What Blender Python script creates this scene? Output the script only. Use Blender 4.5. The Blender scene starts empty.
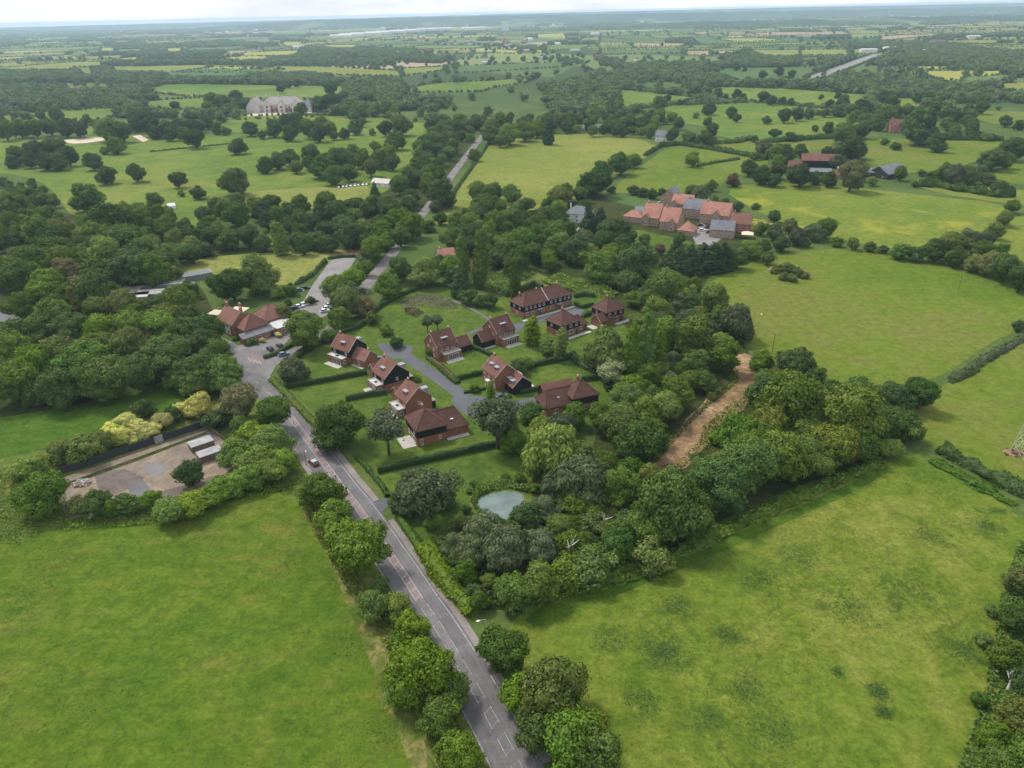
import bpy, bmesh, math, random
import numpy as np
from mathutils import Vector, Matrix
rnd = random.Random(7)
scene = bpy.context.scene
COL = scene.collection
# ------------------------------------------------------------------ camera
FPX, CAMZ, CX, CY, HY = 740.0, 115.0, 512.0, 384.0, 12.0
TH = math.atan((CY - HY) / FPX); RHO = math.radians(1.25)
Fv = Vector((0, math.cos(TH), -math.sin(TH)))
_R0 = Vector((1, 0, 0)); _U0 = Vector((0, math.sin(TH), math.cos(TH)))
Rv = _R0 * math.cos(RHO) - _U0 * math.sin(RHO)
Uv = _R0 * math.sin(RHO) + _U0 * math.cos(RHO)
def gd(x, y, z=0.0):
    """survey helper: ground point (X, Y) and metres per photo pixel there"""
    D = Fv + Rv * ((x - CX) / FPX) - Uv * ((y - CY) / FPX)
    t = (z - CAMZ) / D.z
    return D.x * t, D.y * t, t / FPX
def g(x, y, z=0.0):
    a = gd(x, y, z); return a[0], a[1]
def proj(X, Y, Z=0.0):
    q = Vector((X, Y, Z - CAMZ)); d = q.dot(Fv)
    return CX + FPX * q.dot(Rv) / d, CY - FPX * q.dot(Uv) / d
cam = bpy.data.cameras.new('camera'); camo = bpy.data.objects.new('camera', cam); COL.objects.link(camo)
M = Matrix((Rv, Uv, -Fv)).transposed().to_4x4(); M.translation = (0, 0, CAMZ)
camo.matrix_world = M
cam.sensor_fit = 'HORIZONTAL'; cam.sensor_width = 36.0; cam.lens = 36.0 * FPX / 1024.0
cam.clip_start = 1.0; cam.clip_end = 80000.0
scene.camera = camo
# ------------------------------------------------------------------ materials
def mat_new(name):
    m = bpy.data.materials.new(name); m.use_nodes = True
    nt = m.node_tree; nt.nodes.clear()
    return m, nt
def N(nt, t, **kw):
    n = nt.nodes.new(t)
    for k, v in kw.items():
        if k in n.inputs.keys() if isinstance(k, str) else False:
            n.inputs[k].default_value = v
        else:
            setattr(n, k, v)
    return n
def lk(nt, a, b): nt.links.new(a, b)
def c4(c): return (c[0], c[1], c[2], 1.0)
def ramp(nt, fac, stops):
    r = nt.nodes.new('ShaderNodeValToRGB'); e = r.color_ramp.elements
    while len(e) < len(stops): e.new(0.5)
    for q, (p, c) in zip(e, stops):
        q.position = p; q.color = c4(c)
    lk(nt, fac, r.inputs[0]); return r
def noise(nt, vec, scale, detail=3.0, rough=0.55, dist=0.0):
    n = nt.nodes.new('ShaderNodeTexNoise')
    n.inputs['Scale'].default_value = scale; n.inputs['Detail'].default_value = detail
    n.inputs['Roughness'].default_value = rough; n.inputs['Distortion'].default_value = dist
    lk(nt, vec, n.inputs['Vector']); return n
def mixc(nt, fac, a, b, mode='MIX'):
    m = nt.nodes.new('ShaderNodeMix'); m.data_type = 'RGBA'; m.blend_type = mode
    for i, v in ((0, fac), (6, a), (7, b)):
        if isinstance(v, (int, float)): m.inputs[i].default_value = v
        elif isinstance(v, tuple): m.inputs[i].default_value = c4(v)
        else: lk(nt, v, m.inputs[i])
    return m.outputs[2]
def math_n(nt, op, a, b=None, c=None, clamp=False):
    m = nt.nodes.new('ShaderNodeMath'); m.operation = op; m.use_clamp = clamp
    for i, v in enumerate((a, b, c)):
        if v is None: continue
        if isinstance(v, (int, float)): m.inputs[i].default_value = v
        else: lk(nt, v, m.inputs[i])
    return m.outputs[0]
def finish(nt, col, rough=0.8, spec=0.2, bump=None, bstr=0.3, bdist=0.1, metal=0.0):
    b = nt.nodes.new('ShaderNodeBsdfPrincipled'); o = nt.nodes.new('ShaderNodeOutputMaterial')
    if isinstance(col, tuple): b.inputs['Base Color'].default_value = c4(col)
    else: lk(nt, col, b.inputs['Base Color'])
    b.inputs['Roughness'].default_value = rough; b.inputs['Specular IOR Level'].default_value = spec
    b.inputs['Metallic'].default_value = metal
    if bump is not None:
        bp = nt.nodes.new('ShaderNodeBump'); bp.inputs['Strength'].default_value = bstr; bp.inputs['Distance'].default_value = bdist
        lk(nt, bump, bp.inputs['Height']); lk(nt, bp.outputs[0], b.inputs['Normal'])
    lk(nt, b.outputs[0], o.inputs[0])
def worldpos(nt):
    return nt.nodes.new('ShaderNodeNewGeometry').outputs['Position']
def mapped(nt, vec, rot=0.0, scale=(1, 1, 1)):
    m = nt.nodes.new('ShaderNodeMapping'); m.inputs['Rotation'].default_value = (0, 0, rot); m.inputs['Scale'].default_value = scale
    lk(nt, vec, m.inputs['Vector']); return m.outputs[0]
def plain(name, col, rough=0.7, spec=0.25, var=0.18, scale=0.6, metal=0.0):
    m, nt = mat_new(name); p = worldpos(nt)
    n = noise(nt, p, scale, 4.0, 0.6)
    lo = tuple(v * (1 - var) for v in col); hi = tuple(min(1, v * (1 + var)) for v in col)
    r = ramp(nt, n.outputs[0], [(0.3, lo), (0.7, hi)])
    finish(nt, r.outputs[0], rough, spec, None, metal=metal); return m
def grassmat(name, a, b, c, patch=0.018, streak=None, tuft=0.35, dark=(0.03, 0.06, 0.012), flowers=None, smax=0.55, darkamt=0.5, k=0.92):
    """meadow: broad patches between colours a/b/c, optional drill streaks, fine tussock grain"""
    a, b, c = ((q[0] * k * 1.03, q[1] * k * 1.02, q[2] * k * 0.84) for q in (a, b, c))
    m, nt = mat_new(name); p = worldpos(nt)
    n1 = noise(nt, p, patch, 5.0, 0.62, 0.6)
    n2 = noise(nt, p, patch * 7.3, 5.0, 0.65, 0.4)
    n3 = noise(nt, p, 1.1, 6.0, 0.75)
    f = math_n(nt, 'ADD', math_n(nt, 'MULTIPLY', n1.outputs[0], 0.55), math_n(nt, 'MULTIPLY', n2.outputs[0], 0.45))
    if streak is not None:
        s = noise(nt, mapped(nt, p, streak, (0.05, 0.30, 1)), 1.0, 5.0, 0.65, 1.6)
        f = math_n(nt, 'ADD', math_n(nt, 'MULTIPLY', f, 0.76), math_n(nt, 'MULTIPLY', s.outputs[0], 0.24))
    r = ramp(nt, f, [(0.38, a), (0.5, b), (0.60, c)])
    # tussocks: darker clumps of coarse grass, and grain
    g1 = ramp(nt, n3.outputs[0], [(0.38, (0.66, 0.70, 0.62)), (0.62, (1.22, 1.18, 1.22))])
    col = mixc(nt, tuft, r.outputs[0], mixc(nt, 1.0, r.outputs[0], g1.outputs[0], 'MULTIPLY'))
    col = mixc(nt, 1.0, col, ramp(nt, noise(nt, p, 0.33, 4, 0.7, 0.5).outputs[0], [(0.36, (0.76, 0.80, 0.74)), (0.62, (1.14, 1.10, 1.14))]).outputs[0], 'MULTIPLY')
    n4 = noise(nt, p, 0.16, 6.0, 0.72, 0.9)
    n5 = noise(nt, p, patch * 1.9, 2.0, 0.5)
    d = math_n(nt, 'MULTIPLY', ramp(nt, n4.outputs[0], [(0.53, (0, 0, 0)), (0.66, (1, 1, 1))]).outputs[0],
               ramp(nt, n5.outputs[0], [(0.46, (0, 0, 0)), (0.66, (1, 1, 1))]).outputs[0])
    col = mixc(nt, math_n(nt, 'MULTIPLY', d, darkamt), col, dark)
    if flowers:
        n6 = noise(nt, p, 0.03, 4.0, 0.6, 0.5)
        col = mixc(nt, math_n(nt, 'MULTIPLY', ramp(nt, n6.outputs[0], [(0.56, (0, 0, 0)), (0.68, (1, 1, 1))]).outputs[0], 0.6), col, flowers)
    finish(nt, col, 0.95, 0.05, n3.outputs[0], smax, 0.5); return m
GA, GB, GC = (0.085, 0.155, 0.022), (0.135, 0.205, 0.030), (0.185, 0.225, 0.045)
MT = {}
def groundmat():
    """rough grass near by, a patchwork of farmland further out"""
    m, nt = mat_new('countryside'); p = worldpos(nt)
    a = noise(nt, p, 0.012, 5, 0.65, 0.5); b = noise(nt, p, 0.5, 5, 0.7)
    near = ramp(nt, a.outputs[0], [(0.36, (0.052, 0.085, 0.020)), (0.5, (0.070, 0.108, 0.024)), (0.64, (0.100, 0.125, 0.036))]).outputs[0]
    v = nt.nodes.new('ShaderNodeTexVoronoi'); v.feature = 'F1'; v.inputs['Scale'].default_value = 1.0
    w1 = noise(nt, p, 0.004, 2, 0.5)
    q = mapped(nt, mixc(nt, 0.08, p, w1.outputs['Color'], 'ADD'), 0.3, (0.0042, 0.0030, 1)); lk(nt, q, v.inputs['Vector'])
    sep = nt.nodes.new('ShaderNodeSeparateColor'); lk(nt, v.outputs['Color'], sep.inputs[0])
    cells = ramp(nt, sep.outputs[0], [(0.0, (0.045, 0.075, 0.022)), (0.30, (0.085, 0.125, 0.035)), (0.55, (0.120, 0.165, 0.045)), (0.78, (0.165, 0.195, 0.065)), (0.92, (0.27, 0.27, 0.10)), (0.97, (0.33, 0.25, 0.18))])
    cells.color_ramp.interpolation = 'CONSTANT'
    sx = nt.nodes.new('ShaderNodeSeparateXYZ'); lk(nt, p, sx.inputs[0])
    mr = nt.nodes.new('ShaderNodeMapRange'); mr.inputs[1].default_value = 1000; mr.inputs[2].default_value = 1500; lk(nt, sx.outputs[1], mr.inputs[0])
    col = mixc(nt, mr.outputs[0], near, cells.outputs[0])
    col = mixc(nt, 1.0, col, ramp(nt, b.outputs[0], [(0.35, (0.75, 0.77, 0.72)), (0.65, (1.2, 1.18, 1.2))]).outputs[0], 'MULTIPLY')
    finish(nt, col, 0.95, 0.05, b.outputs[0], 0.4, 0.4); return m
MT['ground'] = groundmat()
MT['nearl'] = grassmat('meadow_left', (0.058, 0.122, 0.013), (0.098, 0.150, 0.018), (0.150, 0.160, 0.036), 0.016, streak=math.radians(-20), tuft=0.75, dark=(0.035, 0.075, 0.014))
MT['nearr'] = grassmat('meadow_right', (0.085, 0.142, 0.018), (0.132, 0.175, 0.026), (0.175, 0.198, 0.044), 0.02, tuft=0.8, darkamt=0.85)
MT['strip'] = grassmat('meadow_strip', (0.050, 0.112, 0.014), (0.066, 0.128, 0.016), (0.088, 0.140, 0.022), 0.02, tuft=0.7)
MT['bigr'] = grassmat('pasture_right', (0.095, 0.152, 0.018), (0.130, 0.172, 0.026), (0.150, 0.165, 0.042), 0.011, tuft=0.35, darkamt=0.35)
MT['park'] = grassmat('parkland', (0.075, 0.140, 0.024), (0.125, 0.180, 0.034), (0.175, 0.205, 0.048), 0.006, tuft=0.25, darkamt=0.2)
MT['cool'] = grassmat('cereal_field', (0.068, 0.120, 0.040), (0.080, 0.132, 0.044), (0.100, 0.145, 0.050), 0.006, tuft=0.2, darkamt=0.1)
MT['hay'] = grassmat('hay_field', (0.145, 0.180, 0.036), (0.175, 0.205, 0.046), (0.220, 0.225, 0.060), 0.008, tuft=0.25, darkamt=0.15)
MT['haymow'] = grassmat('mown_field', (0.150, 0.185, 0.042), (0.195, 0.215, 0.060), (0.250, 0.240, 0.085), 0.02, streak=math.radians(60), tuft=0.25, darkamt=0.0)
MT['flower'] = grassmat('flower_meadow', (0.105, 0.165, 0.024), (0.145, 0.190, 0.032), (0.175, 0.205, 0.040), 0.012, tuft=0.3, flowers=(0.30, 0.27, 0.035))
MT['yellow'] = grassmat('pale_crop', (0.24, 0.25, 0.055), (0.28, 0.28, 0.07), (0.33, 0.31, 0.09), 0.006, tuft=0.15, darkamt=0.0)
MT['soil'] = grassmat('ploughed_soil', (0.27, 0.19, 0.13), (0.32, 0.235, 0.165), (0.37, 0.28, 0.205), 0.008, tuft=0.2, darkamt=0.0, k=0.9)
MT['lawn'] = grassmat('mown_lawn', (0.056, 0.104, 0.020), (0.082, 0.130, 0.024), (0.120, 0.158, 0.032), 0.05, tuft=0.5, darkamt=0.1)
MT['verge'] = grassmat('long_verge_grass', (0.075, 0.120, 0.026), (0.115, 0.150, 0.036), (0.190, 0.190, 0.070), 0.06, tuft=0.6)
MT['dry'] = grassmat('dry_grass', (0.075, 0.120, 0.022), (0.120, 0.145, 0.036), (0.250, 0.210, 0.100), 0.07, tuft=0.8)
MT['lush'] = grassmat('lush_grass', (0.048, 0.105, 0.012), (0.070, 0.132, 0.015), (0.100, 0.150, 0.020), 0.05, tuft=0.8, darkamt=0.7)
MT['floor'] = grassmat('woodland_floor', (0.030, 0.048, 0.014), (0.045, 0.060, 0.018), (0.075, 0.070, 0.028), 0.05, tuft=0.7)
MT['dirt'] = grassmat('bare_earth', (0.165, 0.100, 0.060), (0.250, 0.160, 0.105), (0.340, 0.240, 0.170), 0.06, tuft=0.9, dark=(0.075, 0.085, 0.025), darkamt=0.9, k=1.0)
MT['sand'] = plain('riding_sand', (0.50, 0.40, 0.29), var=0.12, scale=0.1)
def asphalt(name, base, patchy=0.25):
    m, nt = mat_new(name); p = worldpos(nt)
    a = noise(nt, p, 0.12, 4, 0.6); b = noise(nt, p, 2.2, 5, 0.7)
    f = math_n(nt, 'ADD', math_n(nt, 'MULTIPLY', a.outputs[0], 0.6), math_n(nt, 'MULTIPLY', b.outputs[0], 0.4))
    lo = tuple(v * (1 - patchy) for v in base); hi = tuple(v * (1 + patchy) for v in base)
    finish(nt, ramp(nt, f, [(0.38, lo), (0.62, hi)]).outputs[0], 0.85, 0.2, b.outputs[0], 0.15, 0.02); return m
MT['road'] = asphalt('asphalt', (0.132, 0.123, 0.123))
MT['road2'] = asphalt('pale_asphalt', (0.165, 0.150, 0.145))
MT['estate'] = asphalt('estate_asphalt', (0.098, 0.100, 0.106), 0.15)
MT['pave'] = asphalt('footpath_surface', (0.205, 0.175, 0.155))
MT['carpark'] = asphalt('car_park_surface', (0.215, 0.195, 0.185), 0.18)
MT['redroad'] = asphalt('red_surfacing', (0.205, 0.155, 0.148))
MT['paint'] = plain('road_paint', (0.33, 0.32, 0.31), var=0.5, scale=1.5)
MT['concrete'] = None
MT['worn'] = plain('worn_paint', (0.235, 0.225, 0.22), var=0.3, scale=1.2)
MT['lane'] = asphalt('wheel_worn_asphalt', (0.146, 0.137, 0.136))
MT['repair'] = asphalt('asphalt_repair', (0.112, 0.105, 0.106))
MT['redpaint'] = plain('worn_pink_paint', (0.34, 0.28, 0.265), var=0.3, scale=1.5)
def concrete():
    m, nt = mat_new('yard_concrete'); p = worldpos(nt)
    v = nt.nodes.new('ShaderNodeTexVoronoi'); v.feature = 'F1'; v.inputs['Scale'].default_value = 0.11
    lk(nt, mapped(nt, p, math.radians(-38)), v.inputs['Vector'])
    sep = nt.nodes.new('ShaderNodeSeparateColor'); lk(nt, v.outputs['Color'], sep.inputs[0])
    base = ramp(nt, sep.outputs[0], [(0.15, (0.14, 0.115, 0.10)), (0.4, (0.26, 0.20, 0.14)), (0.8, (0.205, 0.165, 0.128))])
    a = noise(nt, p, 0.35, 6, 0.7, 0.6)
    col = mixc(nt, 1.0, base.outputs[0], ramp(nt, a.outputs[0], [(0.3, (0.65, 0.62, 0.6)), (0.65, (1.15, 1.15, 1.15))]).outputs[0], 'MULTIPLY')
    b = noise(nt, p, 0.2, 5, 0.7, 1.0)
    col = mixc(nt, ramp(nt, b.outputs[0], [(0.58, (0, 0, 0)), (0.7, (0.5, 0.5, 0.5))]).outputs[0], col, (0.20, 0.10, 0.06))
    finish(nt, col, 0.9, 0.15, a.outputs[0], 0.1, 0.05); return m
MT['concrete'] = concrete()
def wallmat(name, col, mortar=None, bs=1.0):
    m, nt = mat_new(name)
    p = nt.nodes.new('ShaderNodeTexCoord').outputs['Object']
    n = noise(nt, p, 1.6, 5, 0.7); n2 = noise(nt, p, 0.25, 3, 0.6)
    f = math_n(nt, 'ADD', math_n(nt, 'MULTIPLY', n.outputs[0], 0.6), math_n(nt, 'MULTIPLY', n2.outputs[0], 0.4))
    lo = tuple(v * 0.72 for v in col); hi = tuple(min(1, v * 1.28) for v in col)
    finish(nt, ramp(nt, f, [(0.35, lo), (0.65, hi)]).outputs[0], 0.85, 0.15, n.outputs[0], 0.2, 0.03); return m
def roofmat(name, col, row=0.35):
    """courses of tiles that follow the slope's height, mottled"""
    m, nt = mat_new(name)
    p = nt.nodes.new('ShaderNodeTexCoord').outputs['Object']
    sx = nt.nodes.new('ShaderNodeSeparateXYZ'); lk(nt, p, sx.inputs[0])
    fr = math_n(nt, 'FRACT', math_n(nt, 'DIVIDE', sx.outputs[2], row))
    n = noise(nt, p, 2.4, 5, 0.75); n2 = noise(nt, p, 0.35, 4, 0.6, 0.5)
    f = math_n(nt, 'ADD', math_n(nt, 'MULTIPLY', n.outputs[0], 0.5), math_n(nt, 'MULTIPLY', n2.outputs[0], 0.5))
    lo = tuple(v * 0.70 for v in col); hi = tuple(min(1, v * 1.30) for v in col)
    r = ramp(nt, f, [(0.35, lo), (0.65, hi)])
    finish(nt, r.outputs[0], 0.85, 0.12, math_n(nt, 'ADD', math_n(nt, 'MULTIPLY', fr, 0.6), n.outputs[0]), 0.35, 0.06); return m
MT['brick'] = wallmat('red_brick', (0.235, 0.105, 0.062))
MT['brickpale'] = wallmat('pale_brick', (0.34, 0.235, 0.175))
MT['brickred'] = wallmat('old_red_brick', (0.29, 0.125, 0.085))
MT['black'] = wallmat('black_weatherboard', (0.016, 0.015, 0.014))
MT['dwall'] = wallmat('dark_timber', (0.045, 0.040, 0.038))
MT['render'] = wallmat('white_render', (0.62, 0.60, 0.55))
MT['trim'] = plain('weathered_cream_trim', (0.42, 0.37, 0.31), 0.7, 0.2, 0.1)
MT['stoneroof'] = roofmat('stone_slates', (0.34, 0.30, 0.27))
MT['stone'] = wallmat('grey_stone', (0.52, 0.47, 0.42))
MT['tile'] = roofmat('brown_tiles', (0.108, 0.054, 0.043))
MT['tilered'] = roofmat('orange_tiles', (0.165, 0.078, 0.059))
MT['tilepink'] = roofmat('pink_orange_tiles', (0.350, 0.170, 0.125))
MT['tileold'] = roofmat('weathered_tiles', (0.200, 0.098, 0.076))
MT['slate'] = roofmat('grey_slate', (0.170, 0.175, 0.190))
MT['lead'] = plain('lead_grey', (0.27, 0.275, 0.285), 0.6, 0.3, 0.12, 1.0)
MT['flat'] = plain('pale_flat_roof', (0.46, 0.45, 0.43), 0.8, 0.2, 0.15, 0.5)
MT['flatgrey'] = plain('felt_roof', (0.165, 0.165, 0.175), 0.8, 0.2, 0.2, 0.7)
MT['metalroof'] = plain('galvanised_sheet', (0.27, 0.265, 0.26), 0.6, 0.3, 0.3, 0.4)
MT['white'] = plain('white_paint', (0.74, 0.73, 0.70), 0.5, 0.3, 0.06)
MT['cream'] = plain('cream_fabric', (0.66, 0.56, 0.40), 0.8, 0.1, 0.08)
MT['pavestone'] = plain('pale_paving', (0.43, 0.395, 0.35), 0.85, 0.15, 0.15, 1.3)
MT['gravel'] = plain('gravel', (0.30, 0.28, 0.26), 0.9, 0.1, 0.25, 1.0)
MT['pot'] = plain('clay_pot', (0.62, 0.42, 0.30), 0.8, 0.1, 0.1)
MT['glass'] = plain('window_glass', (0.045, 0.055, 0.065), 0.12, 0.6, 0.2, 0.8)
MT['fence'] = wallmat('dark_fence_boards', (0.040, 0.046, 0.052))
MT['wood'] = wallmat('weathered_wood', (0.16, 0.12, 0.085))
MT['bark'] = wallmat('bark', (0.075, 0.060, 0.045))
MT['deadwood'] = plain('bleached_wood', (0.62, 0.57, 0.50), 0.9, 0.1, 0.15, 2.0)
MT['tyre'] = plain('tyre_rubber', (0.015, 0.015, 0.015), 0.8, 0.1)
MT['steel'] = plain('galvanised_steel', (0.50, 0.51, 0.52), 0.45, 0.4, 0.08, metal=0.3)
MT['darksteel'] = plain('dark_painted_steel', (0.03, 0.03, 0.035), 0.5, 0.4)
MT['skin'] = plain('skin', (0.45, 0.27, 0.19), 0.6, 0.2)
MT['cloth'] = plain('dark_cloth', (0.02, 0.02, 0.028), 0.9, 0.1)
MT['rubble'] = plain('rubble', (0.30, 0.27, 0.25), 0.9, 0.1, 0.5, 1.5)
MT['wool'] = plain('wool', (0.62, 0.58, 0.50), 0.95, 0.05)
def paintm(name, col): return plain(name, col, 0.25, 0.5, 0.03)
CARP = {k: paintm('car_paint_' + k, v) for k, v in dict(red=(0.13, 0.012, 0.016), white=(0.72, 0.72, 0.72), black=(0.012, 0.012, 0.014), blue=(0.10, 0.15, 0.24), grey=(0.10, 0.105, 0.115), silver=(0.40, 0.41, 0.42)).items()}
def foliage(name, a, b, trans=0.18):
    m, nt = mat_new(name)
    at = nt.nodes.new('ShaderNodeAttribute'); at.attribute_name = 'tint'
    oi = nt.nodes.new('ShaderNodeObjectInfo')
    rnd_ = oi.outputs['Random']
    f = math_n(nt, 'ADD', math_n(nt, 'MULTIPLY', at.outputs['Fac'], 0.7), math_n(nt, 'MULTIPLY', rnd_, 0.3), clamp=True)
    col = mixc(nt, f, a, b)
    hs = nt.nodes.new('ShaderNodeHueSaturation')
    r2 = math_n(nt, 'FRACT', math_n(nt, 'MULTIPLY', rnd_, 17.31))
    lk(nt, math_n(nt, 'MULTIPLY_ADD', r2, 0.030, 0.478), hs.inputs['Hue'])
    lk(nt, math_n(nt, 'MULTIPLY_ADD', math_n(nt, 'FRACT', math_n(nt, 'MULTIPLY', rnd_, 5.7)), 0.52, 0.84), hs.inputs['Value'])
    lk(nt, math_n(nt, 'MULTIPLY_ADD', math_n(nt, 'FRACT', math_n(nt, 'MULTIPLY', rnd_, 9.9)), 0.22, 0.95), hs.inputs['Saturation'])
    lk(nt, col, hs.inputs['Color'])
    d = nt.nodes.new('ShaderNodeBsdfDiffuse'); t = nt.nodes.new('ShaderNodeBsdfTranslucent')
    lk(nt, hs.outputs[0], d.inputs[0]); lk(nt, hs.outputs[0], t.inputs[0])
    gl = nt.nodes.new('ShaderNodeBsdfGlossy'); gl.inputs['Roughness'].default_value = 0.55; gl.inputs[0].default_value = (0.5, 0.5, 0.5, 1)
    mx = nt.nodes.new('ShaderNodeMixShader'); mx.inputs[0].default_value = trans
    lk(nt, d.outputs[0], mx.inputs[1]); lk(nt, t.outputs[0], mx.inputs[2])
    m2 = nt.nodes.new('ShaderNodeMixShader'); m2.inputs[0].default_value = 0.035
    lk(nt, mx.outputs[0], m2.inputs[1]); lk(nt, gl.outputs[0], m2.inputs[2])
    o = nt.nodes.new('ShaderNodeOutputMaterial'); lk(nt, m2.outputs[0], o.inputs[0]); return m
FO = {
 'dark': foliage('leaves_dark', (0.024, 0.056, 0.009), (0.088, 0.150, 0.023)),
 'mid': foliage('leaves_mid', (0.038, 0.084, 0.010), (0.142, 0.220, 0.028)),
 'light': foliage('leaves_light', (0.070, 0.128, 0.016), (0.185, 0.262, 0.044)),
 'grey': foliage('leaves_grey', (0.052, 0.078, 0.028), (0.135, 0.168, 0.070)),
 'silver': foliage('leaves_silver', (0.2070, 0.2492, 0.1170), (0.3622, 0.3987, 0.1950)),
 'gold': foliage('leaves_gold', (0.34, 0.36, 0.070), (0.62, 0.60, 0.20)),
 'copper': foliage('leaves_copper', (0.100, 0.100, 0.030), (0.215, 0.200, 0.075)),
 'purple': foliage('leaves_purple', (0.0690, 0.0432, 0.0260), (0.1380, 0.0831, 0.0442)),
 'conifer': foliage('needles', (0.0242, 0.0531, 0.0156), (0.0517, 0.0914, 0.0260), 0.08),
 'olive': foliage('leaves_olive', (0.060, 0.095, 0.016), (0.175, 0.205, 0.044)),
 'hedge': foliage('clipped_leaves', (0.020, 0.046, 0.010), (0.055, 0.098, 0.020), 0.1),
 'far': foliage('far_leaves', (0.055, 0.100, 0.030), (0.150, 0.200, 0.066), 0.12),
 'reed': foliage('reed_leaves', (0.0862, 0.1495, 0.0312), (0.1639, 0.2243, 0.0585)),
 'pale': foliage('flower_leaves', (0.15, 0.16, 0.09), (0.36, 0.29, 0.23)),
}
# ------------------------------------------------------------------ mesh helpers
def tag(o, label=None, cat=None, group=None, kind=None):
    if label: o['label'] = label
    if cat: o['category'] = cat
    if group: o['group'] = group
    if kind: o['kind'] = kind
    return o
def link(name, data, parent=None):
    o = bpy.data.objects.new(name, data); COL.objects.link(o)
    if parent is not None: o.parent = parent
    return o
def empty(name, loc, rot=0.0):
    o = link(name, None); o.location = loc; o.rotation_euler = (0, 0, rot); return o
class MB:
    """collects shapes for ONE mesh object"""
    def __init__(s): s.v = []; s.f = []
    def add(s, vs, fs):
        n = len(s.v); s.v += [tuple(a) for a in vs]; s.f += [tuple(i + n for i in q) for q in fs]; return s
    def box(s, x0, y0, z0, x1, y1, z1):
        v = [(x0, y0, z0), (x1, y0, z0), (x1, y1, z0), (x0, y1, z0), (x0, y0, z1), (x1, y0, z1), (x1, y1, z1), (x0, y1, z1)]
        return s.add(v, [(0, 3, 2, 1), (4, 5, 6, 7), (0, 1, 5, 4), (1, 2, 6, 5), (2, 3, 7, 6), (3, 0, 4, 7)])
    def prism(s, prof, axis, a0, a1):
        """prof: (u, z) outline; axis 0: extruded along x with u = y; axis 1: along y with u = x"""
        n = len(prof)
        P = (lambda a, u, z: (a, u, z)) if axis == 0 else (lambda a, u, z: (u, a, z))
        v = [P(a0, u, z) for u, z in prof] + [P(a1, u, z) for u, z in prof]
        f = [(i, (i + 1) % n, n + (i + 1) % n, n + i) for i in range(n)] + [tuple(range(n - 1, -1, -1)), tuple(range(n, 2 * n))]
        return s.add(v, f)
    def tube(s, pts, rads, n=6):
        pts = [Vector(p) for p in pts]; rings = []
        for i, p in enumerate(pts):
            d = (pts[min(i + 1, len(pts) - 1)] - pts[max(i - 1, 0)]).normalized()
            u = d.orthogonal().normalized(); w = d.cross(u)
            rings.append([p + (u * math.cos(2 * math.pi * k / n) + w * math.sin(2 * math.pi * k / n)) * rads[i] for k in range(n)])
        v = [q for r in rings for q in r]; f = []
        for i in range(len(pts) - 1):
            for k in range(n):
                f.append((i * n + k, i * n + (k + 1) % n, (i + 1) * n + (k + 1) % n, (i + 1) * n + k))
        f += [tuple(range(n - 1, -1, -1)), tuple(range((len(pts) - 1) * n, len(pts) * n))]
        return s.add(v, f)
    def ball(s, c, r, seg=10, ring=6, sq=(1, 1, 1)):
        v = []; f = []
        for i in range(ring + 1):
            a = math.pi * i / ring
            for k in range(seg):
                b = 2 * math.pi * k / seg
                v.append((c[0] + r * sq[0] * math.sin(a) * math.cos(b), c[1] + r * sq[1] * math.sin(a) * math.sin(b), c[2] + r * sq[2] * math.cos(a)))
        for i in range(ring):
            for k in range(seg):
                f.append((i * seg + k, (i + 1) * seg + k, (i + 1) * seg + (k + 1) % seg, i * seg + (k + 1) % seg))
        return s.add(v, f)
    def mesh(s, name, mat, fix=True):
        me = bpy.data.meshes.new(name); me.from_pydata(s.v, [], s.f)
        if fix:
            bm = bmesh.new(); bm.from_mesh(me); bmesh.ops.recalc_face_normals(bm, faces=bm.faces); bm.to_mesh(me); bm.free()
        for m in (mat if isinstance(mat, (list, tuple)) else [mat]): me.materials.append(m)
        return me
    def build(s, name, mat, parent=None): return link(name, s.mesh(name, mat), parent)
def sheet(name, pts, z, mat, px=True, kind='structure', smooth=0):
    """a flat ground surface; px: corners surveyed from the photo"""
    P = [g(*p) for p in pts] if px else list(pts)
    for _ in range(smooth):
        Q = []
        for a, b in zip(P, P[1:] + P[:1]):
            Q += [(a[0] * .75 + b[0] * .25, a[1] * .75 + b[1] * .25), (a[0] * .25 + b[0] * .75, a[1] * .25 + b[1] * .75)]
        P = Q
    me = bpy.data.meshes.new(name); me.from_pydata([(x, y, z) for x, y in P], [], [tuple(range(len(P)))])
    me.materials.append(mat)
    if me.polygons[0].normal.z < 0: me.flip_normals()
    o = link(name, me)
    if kind: o['kind'] = kind
    return o
def smooth_line(P, n=3):
    for _ in range(n):
        Q = [P[0]]
        for a, b in zip(P, P[1:]):
            Q += [(a[0] * .75 + b[0] * .25, a[1] * .75 + b[1] * .25), (a[0] * .25 + b[0] * .75, a[1] * .25 + b[1] * .75)]
        P = Q + [P[-1]]
    return P
def offset(P, d):
    """P moved d metres to its right"""
    out = []
    for i, p in enumerate(P):
        a, b = P[max(i - 1, 0)], P[min(i + 1, len(P) - 1)]
        tx, ty = b[0] - a[0], b[1] - a[1]; L = math.hypot(tx, ty) or 1
        out.append((p[0] + ty / L * d, p[1] - tx / L * d))
    return out
def ribbon(name, P, d0, d1, z, mat, kind='structure'):
    A, B = offset(P, d0), offset(P, d1); n = len(P)
    me = bpy.data.meshes.new(name)
    me.from_pydata([(x, y, z) for x, y in A + B], [], [(i, n + i, n + i + 1, i + 1) for i in range(n - 1)])
    me.materials.append(mat)
    if me.polygons[0].normal.z < 0: me.flip_normals()
    o = link(name, me)
    if kind: o['kind'] = kind
    return o
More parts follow.
